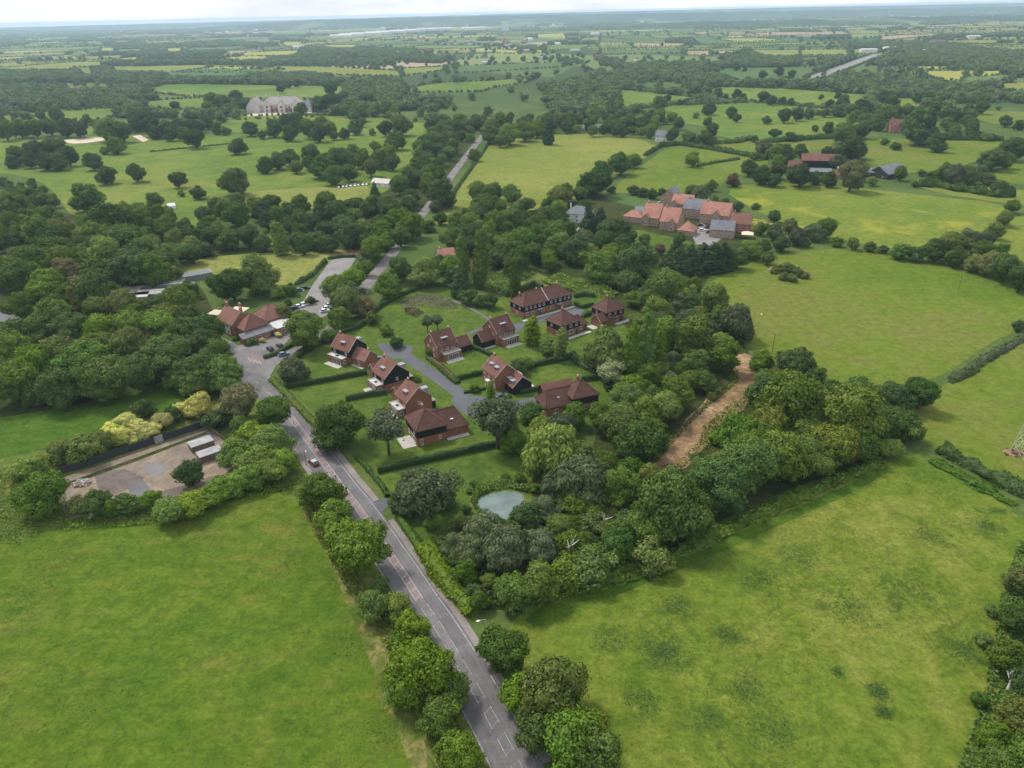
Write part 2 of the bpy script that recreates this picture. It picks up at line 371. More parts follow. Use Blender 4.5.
def walk(P):
    """cumulative length and a sampler along polyline P"""
    L = [0.0]
    for a, b in zip(P, P[1:]): L.append(L[-1] + math.hypot(b[0] - a[0], b[1] - a[1]))
    def at(s):
        s = max(0, min(L[-1], s))
        for i in range(len(P) - 1):
            if s <= L[i + 1] or i == len(P) - 2:
                t = (s - L[i]) / ((L[i + 1] - L[i]) or 1)
                a, b = P[i], P[i + 1]; d = math.hypot(b[0] - a[0], b[1] - a[1]) or 1
                return (a[0] + (b[0] - a[0]) * t, a[1] + (b[1] - a[1]) * t), ((b[0] - a[0]) / d, (b[1] - a[1]) / d)
    return L[-1], at
def inside(x, y, poly):
    c = False; j = len(poly) - 1
    for i in range(len(poly)):
        xi, yi = poly[i]; xj, yj = poly[j]
        if (yi > y) != (yj > y) and x < (xj - xi) * (y - yi) / (yj - yi) + xi: c = not c
        j = i
    return c
# ------------------------------------------------------------------ foliage
def quads_mesh(name, P, Nn, S, tint, mat, core=None, rs=None, stretch=None):
    """leaf-spray faces at P facing Nn with half-size S, plus an optional inner mass"""
    n = len(P)
    r = rs.normal(size=(n, 3)); T = np.cross(Nn, r); T /= np.linalg.norm(T, axis=1, keepdims=True) + 1e-9
    B = np.cross(Nn, T)
    if stretch is not None:                       # hanging sprays: long axis follows 'down'
        dn = np.tile(np.array(stretch, float), (n, 1)) + rs.normal(size=(n, 3)) * 0.25
        T = dn - (dn * Nn).sum(1, keepdims=True) * Nn; T /= np.linalg.norm(T, axis=1, keepdims=True) + 1e-9
        B = np.cross(Nn, T); a = T * (S * 1.7)[:, None]; b = B * (S * 0.6)[:, None]
    else:
        a = T * S[:, None]; b = B * (S * rs.uniform(0.6, 1.0, n))[:, None]
    bend = Nn * (S * rs.uniform(-0.35, 0.1, n))[:, None]
    V = np.stack([P - a + bend, P - b, P + a + bend, P + b], 1).reshape(-1, 3)
    nv = len(V); tv = np.repeat(tint, 4)
    loops = np.arange(nv, dtype=np.int32); starts = np.arange(0, nv, 4, dtype=np.int32); tot = np.full(n, 4, np.int32)
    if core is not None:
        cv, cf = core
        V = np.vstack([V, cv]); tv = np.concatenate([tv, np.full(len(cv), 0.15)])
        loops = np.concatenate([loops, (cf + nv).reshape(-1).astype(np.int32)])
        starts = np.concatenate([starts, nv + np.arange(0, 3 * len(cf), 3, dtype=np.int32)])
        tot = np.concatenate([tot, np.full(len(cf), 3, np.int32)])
    me = bpy.data.meshes.new(name)
    me.vertices.add(len(V)); me.vertices.foreach_set('co', V.astype(np.float32).reshape(-1))
    me.loops.add(len(loops)); me.loops.foreach_set('vertex_index', loops)
    me.polygons.add(len(starts)); me.polygons.foreach_set('loop_start', starts); me.polygons.foreach_set('loop_total', tot)
    at = me.attributes.new('tint', 'FLOAT', 'POINT'); at.data.foreach_set('value', tv.astype(np.float32))
    me.update(calc_edges=True); me.materials.append(mat); return me
def _ico(sub):
    bm = bmesh.new(); bmesh.ops.create_icosphere(bm, subdivisions=sub, radius=1.0)
    v = np.array([x.co[:] for x in bm.verts]); f = np.array([[q.index for q in x.verts] for x in bm.faces]); bm.free(); return v, f
ICO1, ICO2 = _ico(1), _ico(2)
def sph(rs, n):
    d = rs.normal(size=(n, 3)); return d / np.linalg.norm(d, axis=1, keepdims=True)
def crown(name, lobes, leaf, nleaf, puff, mat, seed, zmin=0.0, stretch=None, spiky=0.0, corescale=0.70, fine=2):
    """crown of overlapping limbs' leaf masses: lobes (x,y,z,rx,ry,rz) carry puffs, puffs carry leaf sprays"""
    rs = np.random.RandomState(seed); L = np.array(lobes, float)
    area = L[:, 3] * L[:, 5]; pc, pr, po = [], [], []
    for i, l in enumerate(L):
        k = max(5, int(2.6 * (l[3] + l[4]) * l[5] / (puff * puff)))
        d = sph(rs, k); rr = rs.uniform(0.80, 1.02, k) + spiky * rs.uniform(0, 1, k) ** 3
        c = l[:3] + d * l[3:] * rr[:, None]
        ok = c[:, 2] > zmin
        for j, m in enumerate(L):
            if j != i: ok &= (((c - m[:3]) / (m[3:] * 0.88)) ** 2).sum(1) > 1
        nd = d / l[3:]; nd /= np.linalg.norm(nd, axis=1, keepdims=True)
        pc.append(c[ok]); po.append(nd[ok]); pr.append(puff * rs.uniform(0.5, 1.6, ok.sum()))
    pc = np.vstack(pc); po = np.vstack(po); pr = np.concatenate(pr)
    w = pr ** 2; idx = rs.choice(len(pc), nleaf, p=w / w.sum())
    d = sph(rs, nleaf); o = po[idx].copy()
    flip = (d * o).sum(1) < -0.25; d[flip] *= -1
    P = pc[idx] + d * (pr[idx] * (rs.uniform(0.70, 1.08, nleaf) + 0.65 * rs.uniform(0, 1, nleaf) ** 5))[:, None] * np.array([1, 1, 0.78])
    ptint = rs.uniform(0, 1, len(pc))
    nb = nleaf * 3 // 10; li = rs.choice(len(L), nb, p=area / area.sum()); d2 = sph(rs, nb)
    P[:nb] = L[li, :3] + d2 * L[li, 3:] * rs.uniform(0.80, 0.97, (nb, 1)); n2 = d2 / L[li, 3:]; n2 /= np.linalg.norm(n2, axis=1, keepdims=True); d[:nb] = n2; o[:nb] = n2
    Nn = d * 0.9 + o * 0.45 + rs.normal(size=(nleaf, 3)) * 0.42 + np.array([0, 0, 0.25]); Nn /= np.linalg.norm(Nn, axis=1, keepdims=True)
    S = leaf * rs.uniform(0.55, 1.30, nleaf)
    tint = np.clip(ptint[idx] * 0.55 + rs.uniform(0, 0.45, nleaf), 0, 1)
    ok = P[:, 2] > zmin * 0.6 + 0.02
    P, Nn, S, tint = P[ok], Nn[ok], S[ok], tint[ok]
    iv, ifc = ICO2 if fine == 2 else ICO1; cv, cf = [], []
    for l in L:
        v = iv * (corescale * rs.uniform(0.88, 1.06, (len(iv), 1))) * l[3:] + l[:3]
        v[:, 2] = np.maximum(v[:, 2], max(zmin * 0.8, 0.03)); cf.append(ifc + sum(len(x) for x in cv)); cv.append(v)
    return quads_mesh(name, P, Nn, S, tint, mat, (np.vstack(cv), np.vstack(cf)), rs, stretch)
def lobes_round(rs, D, H, n, base=0.22, flat=0.9):
    """a main dome plus n limbs reaching out; D crown diameter, H height"""
    a = D / 2; zc = H * (base + (1 - base) * 0.5); c = H * (1 - base) * 0.5
    L = [(0, 0, zc, a * 0.60, a * 0.60, c * 0.80)]
    for i in range(n):
        t = 2 * math.pi * (i + rs.uniform(-0.3, 0.3)) / n; u = rs.uniform(-0.55, 0.5)
        r = a * rs.uniform(0.42, 0.70) * math.sqrt(max(0.2, 1 - u * u * 0.8)); s = rs.uniform(0.24, 0.56)
        L.append((r * math.cos(t), r * math.sin(t), zc + u * c * 0.85, a * s, a * s * rs.uniform(0.85, 1.15), c * s * rs.uniform(0.8, 1.1)))
    k = rs.randint(2, 4)
    for i in range(k):
        t = rs.uniform(0, 2 * math.pi); r = a * rs.uniform(0.1, 0.38)
        L.append((r * math.cos(t), r * math.sin(t), zc + c * rs.uniform(0.42, 0.62), a * rs.uniform(0.32, 0.42), a * rs.uniform(0.32, 0.42), c * rs.uniform(0.30, 0.42)))
    return L
CR = {}          # family -> list of (mesh, D, H)
TRK = {}
def trunk_mesh(name, D, H, seed, r=None, top=0.62):
    rs = np.random.RandomState(seed); m = MB(); r = r or 0.028 * D + 0.10
    p = [(0, 0, -0.2), (0, 0, H * 0.12), (rs.uniform(-.2, .2), rs.uniform(-.2, .2), H * 0.3), (rs.uniform(-.4, .4), rs.uniform(-.4, .4), H * top)]
    m.tube(p, [r * 1.35, r, r * 0.8, r * 0.3], 8)
    for i in range(5):
        t = 2 * math.pi * i / 5 + rs.uniform(-.4, .4); z0 = H * rs.uniform(0.22, 0.36); q = D * rs.uniform(0.22, 0.34)
        m.tube([(0, 0, z0), (q * .5 * math.cos(t), q * .5 * math.sin(t), z0 + H * .12), (q * math.cos(t), q * math.sin(t), z0 + H * .26)], [r * .5, r * .35, r * .12], 5)
    return m.mesh(name, MT['bark'])
def reg(fam, mesh, D, H, seed, tr=None, top=0.62):
    CR.setdefault(fam, []).append((mesh, trunk_mesh('trunk', D, H, seed, tr, top), D, H))
dm = FO['mid']
for i in range(6):
    rs = np.random.RandomState(100 + i)
    reg('roundL', crown('crown', lobes_round(rs, 14, 13, 7 + i % 4, 0.05), 0.27, 13000, 0.92, dm, 200 + i, 0.9, spiky=0.18), 14, 13, i)
for i in range(6):
    rs = np.random.RandomState(120 + i)
    reg('roundM', crown('crown', lobes_round(rs, 9, 9, 5 + i % 3, 0.05), 0.22, 8000, 0.66, dm, 220 + i, 0.5, spiky=0.18), 9, 9, i + 10)
for i in range(3):
    rs = np.random.RandomState(140 + i)
    reg('tallM', crown('crown', lobes_round(rs, 8, 13, 7, 0.05), 0.25, 8000, 0.75, dm, 240 + i, 0.6, spiky=.15), 8, 13, i + 20)
for i in range(3):
    rs = np.random.RandomState(160 + i); L = lobes_round(rs, 5, 4.2, 5, 0.02)
    reg('bush', crown('crown', L, 0.18, 3000, 0.48, dm, 260 + i, 0.1, spiky=.15), 5, 4.2, i + 30, 0.1)
for i in range(2):                                 # willow: dome of drooping sprays
    rs = np.random.RandomState(180 + i); L = lobes_round(rs, 11, 10, 8, 0.05)
    reg('willow', crown('crown', L, 0.26, 10000, 0.80, dm, 280 + i, 0.5, stretch=(0, 0, -1)), 11, 10, i + 40)
for i in range(2):                                 # columnar poplar
    rs = np.random.RandomState(190 + i)
    L = [(rs.uniform(-.3, .3), rs.uniform(-.3, .3), z, w, w, 2.6) for z, w in ((3, 1.6), (6, 2.1), (9, 2.1), (12, 1.8), (15, 1.3), (17.2, .7))]
    reg('poplar', crown('crown', L, 0.26, 4600, 0.62, dm, 290 + i, 0.6, stretch=(0, 0, 1), spiky=0.2), 4.6, 18.5, i + 50, 0.25, 0.9)
for i in range(2):                                 # broad conifer
    rs = np.random.RandomState(195 + i)
    L = [(rs.uniform(-.25, .25), rs.uniform(-.25, .25), z, w, w, 1.7) for z, w in ((2, 3.5), (4, 3.4), (6, 2.9), (8, 2.3), (10, 1.7), (11.8, 1.0), (13, .5))]
    reg('cone', crown('crown', L, 0.28, 5200, 0.60, dm, 295 + i, 0.4, spiky=0.25), 7.4, 14, i + 60, 0.3, 0.85)
for i in range(2):                                 # open garden tree on a clear stem
    rs = np.random.RandomState(197 + i)
    reg('clear', crown('crown', lobes_round(rs, 9, 11, 7, 0.36), 0.27, 3800, 0.85, dm, 297 + i, 3.6, corescale=0.6), 9, 11, i + 70)
FARM = []
for i in range(4):
    rs = np.random.RandomState(300 + i)
    FARM.append(crown('far_crown', lobes_round(rs, 11, 11, 5, 0.0), 0.85, 420, 1.6, FO['far'], 310 + i, 0.1, corescale=0.9, fine=1))
MASS = []
for i in range(2):                                 # a block of far wood, 60 m across
    rs = np.random.RandomState(330 + i)
    L = [(rs.uniform(-28, 28), rs.uniform(-28, 28), rs.uniform(3, 5), rs.uniform(5, 8), rs.uniform(5, 8), rs.uniform(5, 8)) for _ in range(30)]
    MASS.append(crown('far_mass', L, 1.9, 1500, 3.0, FO['far'], 340 + i, 0.1, corescale=0.95, fine=1))
# kind -> (families, material, object name, category, look words, height/diameter)
SP = {
 'o': (('roundL', 'roundM'), 'dark', 'oak_tree', 'oak tree', 'dark green broad', 0.92),
 'm': (('roundL', 'roundM'), 'mid', 'broadleaf_tree', 'broadleaf tree', 'mid green rounded', 0.98),
 'l': (('roundL', 'roundM'), 'light', 'leafy_tree', 'leafy tree', 'fresh light green', 0.92),
 'n': (('roundL', 'roundM'), 'dark', 'woodland_tree', 'woodland tree', 'deep green dense', 0.96),
 't': (('tallM',), 'mid', 'upright_tree', 'upright tree', 'mid green upright', 1.45),
 'g': (('willow',), 'grey', 'willow_tree', 'willow tree', 'soft grey green', 0.92),
 'L': (('willow',), 'light', 'drooping_tree', 'drooping tree', 'light green drooping', 0.9),
 's': (('tallM',), 'silver', 'silver_tree', 'silver tree', 'silvery pale', 1.1),
 'y': (('bush', 'roundM'), 'gold', 'golden_shrub', 'golden shrub', 'bright golden yellow', 0.85),
 'c': (('roundL', 'roundM'), 'copper', 'copper_tree', 'copper tree', 'brownish copper green', 0.95),
 'u': (('roundM',), 'purple', 'purple_tree', 'purple leaved tree', 'dark purple brown', 0.95),
 'e': (('roundL', 'roundM'), 'olive', 'ash_tree', 'ash tree', 'olive green rounded', 0.98),
 'd': (('cone',), 'conifer', 'conifer_tree', 'conifer tree', 'very dark pointed', 1.75),
 'p': (('poplar',), 'mid', 'poplar_tree', 'poplar tree', 'tall narrow', 4.0),
 'P': (('poplar',), 'light', 'slender_tree', 'slender tree', 'light green slender', 2.3),
 'b': (('bush',), 'mid', 'bush', 'bush', 'low mid green', 0.75),
 'B': (('bush',), 'olive', 'shrub', 'shrub', 'low olive green', 0.72),
 'k': (('bush',), 'dark', 'dark_bush', 'bush', 'low dark green', 0.75),
 'w': (('clear',), 'grey', 'lawn_tree', 'garden tree', 'grey green open', 1.2),
}
TREES = []       # dicts, labelled afterwards
def tree(kind, x, y, D, hr=None, label=None, group=None, wood=None, rot=None, parts=True):
    fams, mat, name, cat, look, hr0 = SP[kind]
    fam = fams[0] if (len(fams) == 1 or D > 11) else fams[1]
    mesh, trk, D0, H0 = rnd.choice(CR[fam])
    H = D * (hr or hr0) * rnd.uniform(0.94, 1.06)
    root = empty(name, (x, y, 0), rnd.uniform(0, 6.283) if rot is None else rot)
    root.scale = (D / D0, D / D0 * rnd.uniform(0.86, 1.12), H / H0)
    root.rotation_euler = (rnd.uniform(-.07, .07), rnd.uniform(-.07, .07), root.rotation_euler[2])
    c = link('crown', mesh, root)
    c.material_slots[0].link = 'OBJECT'; c.material_slots[0].material = FO[mat]
    if parts: link('trunk', trk, root)
    tag(root, label, cat, group)
    X, Y = proj(x, y, H * 0.55)
    TREES.append(dict(o=root, kind=kind, look=look, cat=cat, x=x, y=y, D=D, H=H, px=X, py=Y, label=label, group=group, wood=wood))
    return root
def tpx(kind, cx, cy, w, hr=None, **kw):
    """tree whose crown is centred at photo (cx, cy) and w photo pixels wide"""
    h = hr or SP[kind][5]; z = 5.0
    for _ in range(3):
        x, y, s = gd(cx, cy, z); D = w * s; z = 0.54 * h * D
    return tree(kind, x, y, D, hr, **kw)
def hedge(name, P, w, h, mat, leaf=0.16, dens=9.0, lump=0.08, seed=1, flat=True, px=True):
    """hedge along a line: inner mass plus leaf sprays on its top and sides"""
    rs = np.random.RandomState(seed)
    if px: P = [g(*p) for p in P]
    L, at = walk(P); n = max(3, int(L / max(0.7, w * 0.6)))
    prof = []; cv = []; cf = []; m = 9
    nz = lambda: rs.uniform(1 - lump, 1 + lump)
    wl = 1.0
    for i in range(n + 1):
        (x, y), (tx, ty) = at(L * i / n)
        wl = 0.6 * wl + 0.4 * rs.uniform(1 - lump * 2, 1 + lump * 2); hh = h * wl; ww = w * (0.5 + 0.5 * wl) / 2
        if flat: q = [(-1, 0), (-1.02, .45), (-1, .85), (-.8, .98), (0, 1.0), (.8, .98), (1, .85), (1.02, .45), (1, 0)]
        else: q = [(-1, 0), (-1.05, .35), (-.85, .68), (-.5, .9), (0, 1.0), (.5, .9), (.85, .68), (1.05, .35), (1, 0)]
        prof.append([(x - ty * u * ww * nz(), y + tx * u * ww * nz(), max(0.0, v * hh * nz())) for u, v in q])
    R = np.array(prof)                                   # (n+1, 9, 3)
    P2, N2 = [], []
    for i in range(n):
        for k in range(m - 1):
            a, b, c, d = R[i, k], R[i + 1, k], R[i + 1, k + 1], R[i, k + 1]
            nn = np.cross(b - a, d - a); ar = np.linalg.norm(nn) + 1e-9; nn = nn / ar
            ctr = R[i].mean(0)
            if np.dot(nn, (a + c) / 2 - ctr) < 0: nn = -nn
            q = rs.poisson(ar * dens)
            if q:
                s, t = rs.uniform(0, 1, (q, 1)), rs.uniform(0, 1, (q, 1))
                pts = (a * (1 - s) + b * s) * (1 - t) + (d * (1 - s) + c * s) * t
                P2.append(pts + nn * rs.uniform(-0.6, 1.0, (q, 1)) * leaf * (1.0 if flat else 2.0)); N2.append(np.tile(nn, (q, 1)))
    P2 = np.vstack(P2); N2 = np.vstack(N2) + rs.normal(size=(len(P2), 3)) * 0.5; N2 /= np.linalg.norm(N2, axis=1, keepdims=True)
    V = (R * [1, 1, 0.97]).reshape(-1, 3); F = []
    for i in range(n):
        for k in range(m - 1):
            a, b, c, d = i * m + k, (i + 1) * m + k, (i + 1) * m + k + 1, i * m + k + 1
            F += [(a, b, c), (a, c, d)]
    for e in (0, n):
        for k in range(1, m - 1): F.append((e * m, e * m + k, e * m + k + 1))
    big = np.clip(np.sin(P2[:, 0] * 0.9) * np.sin(P2[:, 1] * 0.8) * 0.25 + 0.4 + rs.uniform(-.35, .5, len(P2)), 0, 1)
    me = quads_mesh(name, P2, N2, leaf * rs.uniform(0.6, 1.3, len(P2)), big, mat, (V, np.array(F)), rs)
    return link(name, me)
# ------------------------------------------------------------------ ground and fields
def ground():
    xs = [-26000, -12000, -6000, -3000, -1500, -800, -400, -200, -100, 0, 100, 200, 400, 800, 1500, 3000, 6000, 12000, 26000]
    ys = [-400, -100, 0, 60, 120, 180, 240, 320, 420, 600, 900, 1400, 2200, 3500, 6000, 9000, 13000, 17500]
    v = [(x, y, 0) for y in ys for x in xs]; w = len(xs)
    f = [(j * w + i, j * w + i + 1, (j + 1) * w + i + 1, (j + 1) * w + i) for j in range(len(ys) - 1) for i in range(w - 1)]
    me = bpy.data.meshes.new('ground'); me.from_pydata(v, [], f); me.materials.append(MT['ground'])
    tag(link('ground', me), kind='structure')
ground()
def farm_hills(name, pts, depth, z):
    """low wooded ridge: crest heights along X at distance"""
    v = []; n = len(pts)
    for i, (x, y, h) in enumerate(pts):
        k = y / 1.0
        for dy, hh in ((-depth, -1.0), (-depth * 0.5, h * 0.55), (0, h), (depth, h * 0.3), (depth * 1.6, -1)):
            v.append((x, y + dy, hh))
    f = [(i * 5 + k, (i + 1) * 5 + k, (i + 1) * 5 + k + 1, i * 5 + k + 1) for i in range(n - 1) for k in range(4)]
    me = bpy.data.meshes.new(name); me.from_pydata(v, [], f); me.materials.append(MT['hill'])
    me.shade_smooth(); tag(link(name, me), kind='structure')
def hillmat():
    m, nt = mat_new('far_woods_and_fields'); p = worldpos(nt)
    q = mapped(nt, p, 0.0, (1, 0.45, 1))
    a = noise(nt, q, 0.0022, 6, 0.7, 0.5); b = noise(nt, q, 0.012, 4, 0.7)
    col = ramp(nt, a.outputs[0], [(0.42, (0.020, 0.040, 0.016)), (0.55, (0.040, 0.068, 0.024)), (0.62, (0.12, 0.16, 0.06))]).outputs[0]
    col = mixc(nt, ramp(nt, b.outputs[0], [(0.66, (0, 0, 0)), (0.70, (1, 1, 1))]).outputs[0], col, (0.30, 0.27, 0.23))
    finish(nt, col, 0.95, 0.05); return m
MT['hill'] = hillmat()
def ridge(name, prof, Y, depth, amp, seed):
    """prof: (photo x, crest height in m)"""
    rs = np.random.RandomState(seed); pts = []
    for i in range(161):
        px = -60 + i * (1144 / 160)
        h = np.interp(px, [a for a, _ in prof], [b for _, b in prof]) + amp * (rs.uniform(-1, 1))
        pts.append(((px - CX) / FPX * Y * 1.09, Y, max(h, 1)))
    farm_hills(name, pts, depth, 0)
ridge('hills', [(-60, 12), (60, 35), (90, 52), (110, 30), (250, 18), (300, 52), (345, 76), (500, 80), (700, 70), (1090, 52)], 9200, 1100, 2.0, 1)
ridge('hills', [(-60, 40), (300, 62), (520, 88), (760, 92), (1090, 78)], 13500, 1700, 2.5, 2)
ridge('hills', [(-60, 2), (520, 2), (560, 16), (640, 30), (800, 34), (1090, 22)], 5600, 500, 1.5, 3)
F = lambda name, mat, z, pts, s=1: sheet(name, pts, z, MT[mat], smooth=s)
ZK = [0]
FIELDS = []       # ground-space outlines kept clear of far woods
def field(mat, pts, z=0.03, name='field', s=1):
    FIELDS.append([g(*p) for p in pts]); ZK[0] += 1; return F(name, mat, z + 0.004 * ZK[0] if z > 0.1 else z + 0.0004 * ZK[0], pts, s)
# near meadows
field('nearl', [(-140, 540), (-40, 545), (60, 528), (150, 520), (240, 492), (292, 486), (330, 560), (372, 610), (392, 660), (430, 760), (470, 860), (200, 1000), (-400, 1000), (-500, 700)], 0.03)
field('nearr', [(500, 640), (522, 610), (600, 585), (700, 540), (800, 495), (880, 462), (926, 452), (1040, 530), (1120, 600), (1080, 800), (900, 1000), (640, 1000), (590, 780)], 0.03)
field('strip', [(-80, 430), (0, 418), (80, 405), (150, 385), (214, 372), (220, 390), (120, 425), (30, 455), (-80, 470)], 0.03)
field('bigr', [(700, 288), (745, 262), (830, 246), (900, 254), (965, 266), (1030, 290), (1030, 326), (985, 345), (950, 372), (915, 384), (860, 386), (790, 372), (742, 345), (722, 318)], 0.03)
field('bigr', [(918, 396), (960, 378), (1005, 350), (1060, 330), (1300, 380), (1300, 560), (1040, 500), (940, 452), (905, 430)], 0.03)
field('park', [(-120, 140), (0, 137), (130, 135.5), (260, 134), (350, 131), (432, 119), (428, 140), (415, 165), (395, 188), (350, 205), (260, 214), (180, 230), (165, 214), (92, 214), (72, 218), (58, 196), (40, 180), (0, 172), (-120, 172)], 0.03)
field('haymow', [(196, 218), (240, 196), (262, 190), (330, 187), (374, 183), (352, 203), (300, 212), (250, 216)], 0.06, 'cricket_field')
field('haymow', [(176, 264), (215, 256), (280, 252), (330, 250), (364, 249), (362, 254), (336, 258), (318, 272), (304, 284), (262, 286), (215, 279), (178, 278)], 0.03)
field('hay', [(487, 143), (520, 138), (560, 134), (600, 134), (641, 139), (660, 148), (632, 166), (600, 187), (560, 206), (520, 212), (455, 224), (432, 228), (444, 204), (458, 186), (474, 163)], 0.03)
field('bigr', [(652, 158), (668, 147), (712, 149), (748, 152), (775, 163), (745, 172), (722, 183), (690, 196), (640, 197), (606, 193)], 0.03)
field('flower', [(722, 190), (760, 182), (800, 184), (860, 188), (930, 196), (1000, 203), (1006, 212), (985, 230), (955, 244), (905, 250), (848, 242), (790, 226), (750, 208)], 0.03)
field('flower', [(945, 256), (1000, 222), (1040, 210), (1200, 240), (1200, 290), (1030, 282)], 0.03)
field('hay', [(905, 178), (960, 185), (1024, 190), (1100, 196), (1100, 210), (1010, 204), (930, 192)], 0.03)
field('bigr', [(985, 176), (1024, 160), (1120, 160), (1120, 190), (1024, 186)], 0.05)
field('cool', [(600, 197), (620, 192), (668, 196), (700, 204), (715, 212), (660, 211), (625, 205)], 0.04)
# patchwork beyond
for mt, pts in [
 ('park', [(221, 117), (294, 115), (350, 116), (395, 119), (388, 133), (325, 131), (220, 133)]),
 ('park', [(0, 116), (62, 111), (113, 108), (125, 115), (95, 121), (92, 135), (84, 135), (82, 121), (40, 119), (0, 120)]),
 ('park', [(125, 89), (150, 88), (166, 84.5), (200, 84), (320, 86), (348, 86), (344, 94), (310, 101), (258, 102), (235, 97), (200, 97), (186, 96.5), (140, 92)]),
 ('park', [(128, 106), (145, 101), (205, 98), (222, 101), (220, 110), (165, 109)]),
 ('hay', [(107, 67), (200, 65), (330, 67), (400, 71), (402, 77), (340, 75), (300, 72), (200, 73.5), (115, 71)]),
 ('hay', [(400, 68.6), (445, 66.6), (447, 70.5), (404, 76)]),
 ('cool', [(453, 66), (566, 62), (564, 67), (510, 70.5), (457, 73.5)]),
 ('park', [(404, 89), (437, 83), (486, 81), (537, 77.4), (527, 83), (496, 87), (482, 92), (406, 93)]),
 ('yellow', [(494, 49), (521, 51), (519, 54), (494, 53)]), ('yellow', [(535, 48), (543, 48), (543, 53), (536, 53)]),
 ('yellow', [(537, 34.5), (566, 33), (566, 38), (537, 38)]), ('hay', [(575, 39), (600, 37), (600, 40), (576, 40)]),
 ('soil', [(593, 43), (686, 43.5), (686, 46.5), (640, 48), (600, 48)]), ('cool', [(600, 37), (668, 33), (674, 41), (600, 42)]),
 ('soil', [(694, 32.5), (707, 31.5), (708, 35), (694, 35)]), ('soil', [(728, 31.5), (770, 33.5), (770, 36.5), (728, 36)]),
 ('cool', [(690, 37), (800, 38), (800, 43), (700, 44)]), ('cool', [(600, 49), (682, 48), (682, 53), (600, 54.5)]),
 ('soil', [(684, 51), (743, 51), (742, 54.5), (686, 55)]), ('cool', [(750, 48), (800, 47), (845, 47), (850, 56), (810, 57), (748, 55)]),
 ('cool', [(692, 69), (795, 67), (825, 69), (822, 81), (737, 80), (716, 73)]), ('yellow', [(664, 63.5), (688, 63.5), (688, 66.5), (665, 66.5)]),
 ('park', [(718, 87), (790, 89), (870, 95), (870, 103), (812, 106), (760, 102), (722, 98), (700, 92)]),
 ('park', [(640, 113), (670, 106), (755, 103), (800, 107), (872, 114), (858, 128), (800, 138), (745, 144), (716, 142), (712, 128), (668, 121)]),
 ('park', [(617, 89), (664, 94), (717, 99), (719, 102), (668, 104), (622, 109)]), ('cool', [(642, 80), (660, 84), (656, 92), (640, 87)]),
 ('bigr', [(707, 145), (756, 141), (800, 142), (836, 140), (831, 147), (800, 154), (770, 158), (735, 152)]),
 ('park', [(874, 97), (940, 100), (922, 108), (905, 113), (877, 108)]), ('park', [(800, 117), (842, 117), (822, 126), (800, 137)]),
 ('bigr', [(866, 139), (922, 139), (949, 141), (1003, 141), (1001, 150), (985, 159), (945, 172), (903, 174), (866, 163)]),
 ('bigr', [(971, 119), (986, 111), (1060, 113), (1060, 124), (997, 125)]), ('yellow', [(905, 71), (1010, 71), (997, 75.6), (966, 76), (960, 81), (940, 80), (920, 74)]),
 ('hay', [(984, 83), (1060, 83), (1060, 92), (1006, 91)]), ('yellow', [(885, 67), (973, 66), (970, 69), (905, 69)]),
 ('soil', [(878, 37), (918, 34), (944, 32), (940, 35), (918, 37.5), (881, 40.5)]), ('cool', [(800, 47), (852, 48), (852, 55), (800, 58)]),
 ('yellow', [(168, 39), (195, 40), (176, 44)]), ('yellow', [(159, 49), (182, 48), (182, 52), (160, 52)]), ('yellow', [(101, 48), (115, 48), (115, 51), (101, 51)]),
 ('park', [(74, 67), (90, 67), (96, 74), (84, 75)]), ('yellow', [(208, 56), (268, 56), (266, 60), (212, 59)]), ('soil', [(216, 52), (262, 48.5), (264, 52), (220, 54)]),
 ('yellow', [(280, 42), (325, 42), (330, 45), (285, 46)]), ('yellow', [(320, 45), (356, 45), (360, 48), (330, 48)]), ('hay', [(327, 57), (376, 56), (376, 58), (330, 59)]),
 ('hay', [(430, 52), (470, 50), (474, 53), (432, 55)]), ('yellow', [(840, 28), (870, 27), (872, 29), (842, 30)]), ('hay', [(1000, 22), (1030, 21), (1030, 24), (1002, 25)]),
 ('hay', [(960, 44), (1040, 43), (1040, 47), (985, 48)]), ('cool', [(800, 61), (822, 62), (826, 66), (800, 66)]),
 ('hay', [(18, 62), (45, 61), (48, 63), (20, 64)]), ('hay', [(0, 47), (24, 46), (26, 48), (0, 49)]), ('hay', [(30, 42), (60, 41), (62, 43), (32, 44)]),
]:
    field(mt, pts, 0.12, s=0)
FIELDS.append([g(*p) for p in [(236, 105), (246, 100), (334, 100), (334, 116), (236, 120)]])
fr = random.Random(11)
for _ in range(150):                               # patchwork of small far fields
    Y = math.sqrt(fr.uniform(1900 ** 2, 7200 ** 2)); X = fr.uniform(-.72, .72) * Y
    a, b, t = fr.uniform(60, 190) * (1 + Y / 6000), fr.uniform(50, 120) * (1 + Y / 4000), fr.uniform(-.4, .4)
    P = [(X + u * a * math.cos(t) - v * b * math.sin(t), Y + u * a * math.sin(t) + v * b * math.cos(t)) for u, v in ((-1, -1), (fr.uniform(.6, 1.2), -1), (1, fr.uniform(.6, 1.2)), (-fr.uniform(.7, 1.2), 1))]
    FIELDS.append(P); ZK[0] += 1; sheet('field', P, 0.12 + .004 * ZK[0], MT[fr.choice(['hay', 'hay', 'yellow', 'park', 'park', 'cool', 'haymow', 'soil', 'hay'])], px=False)
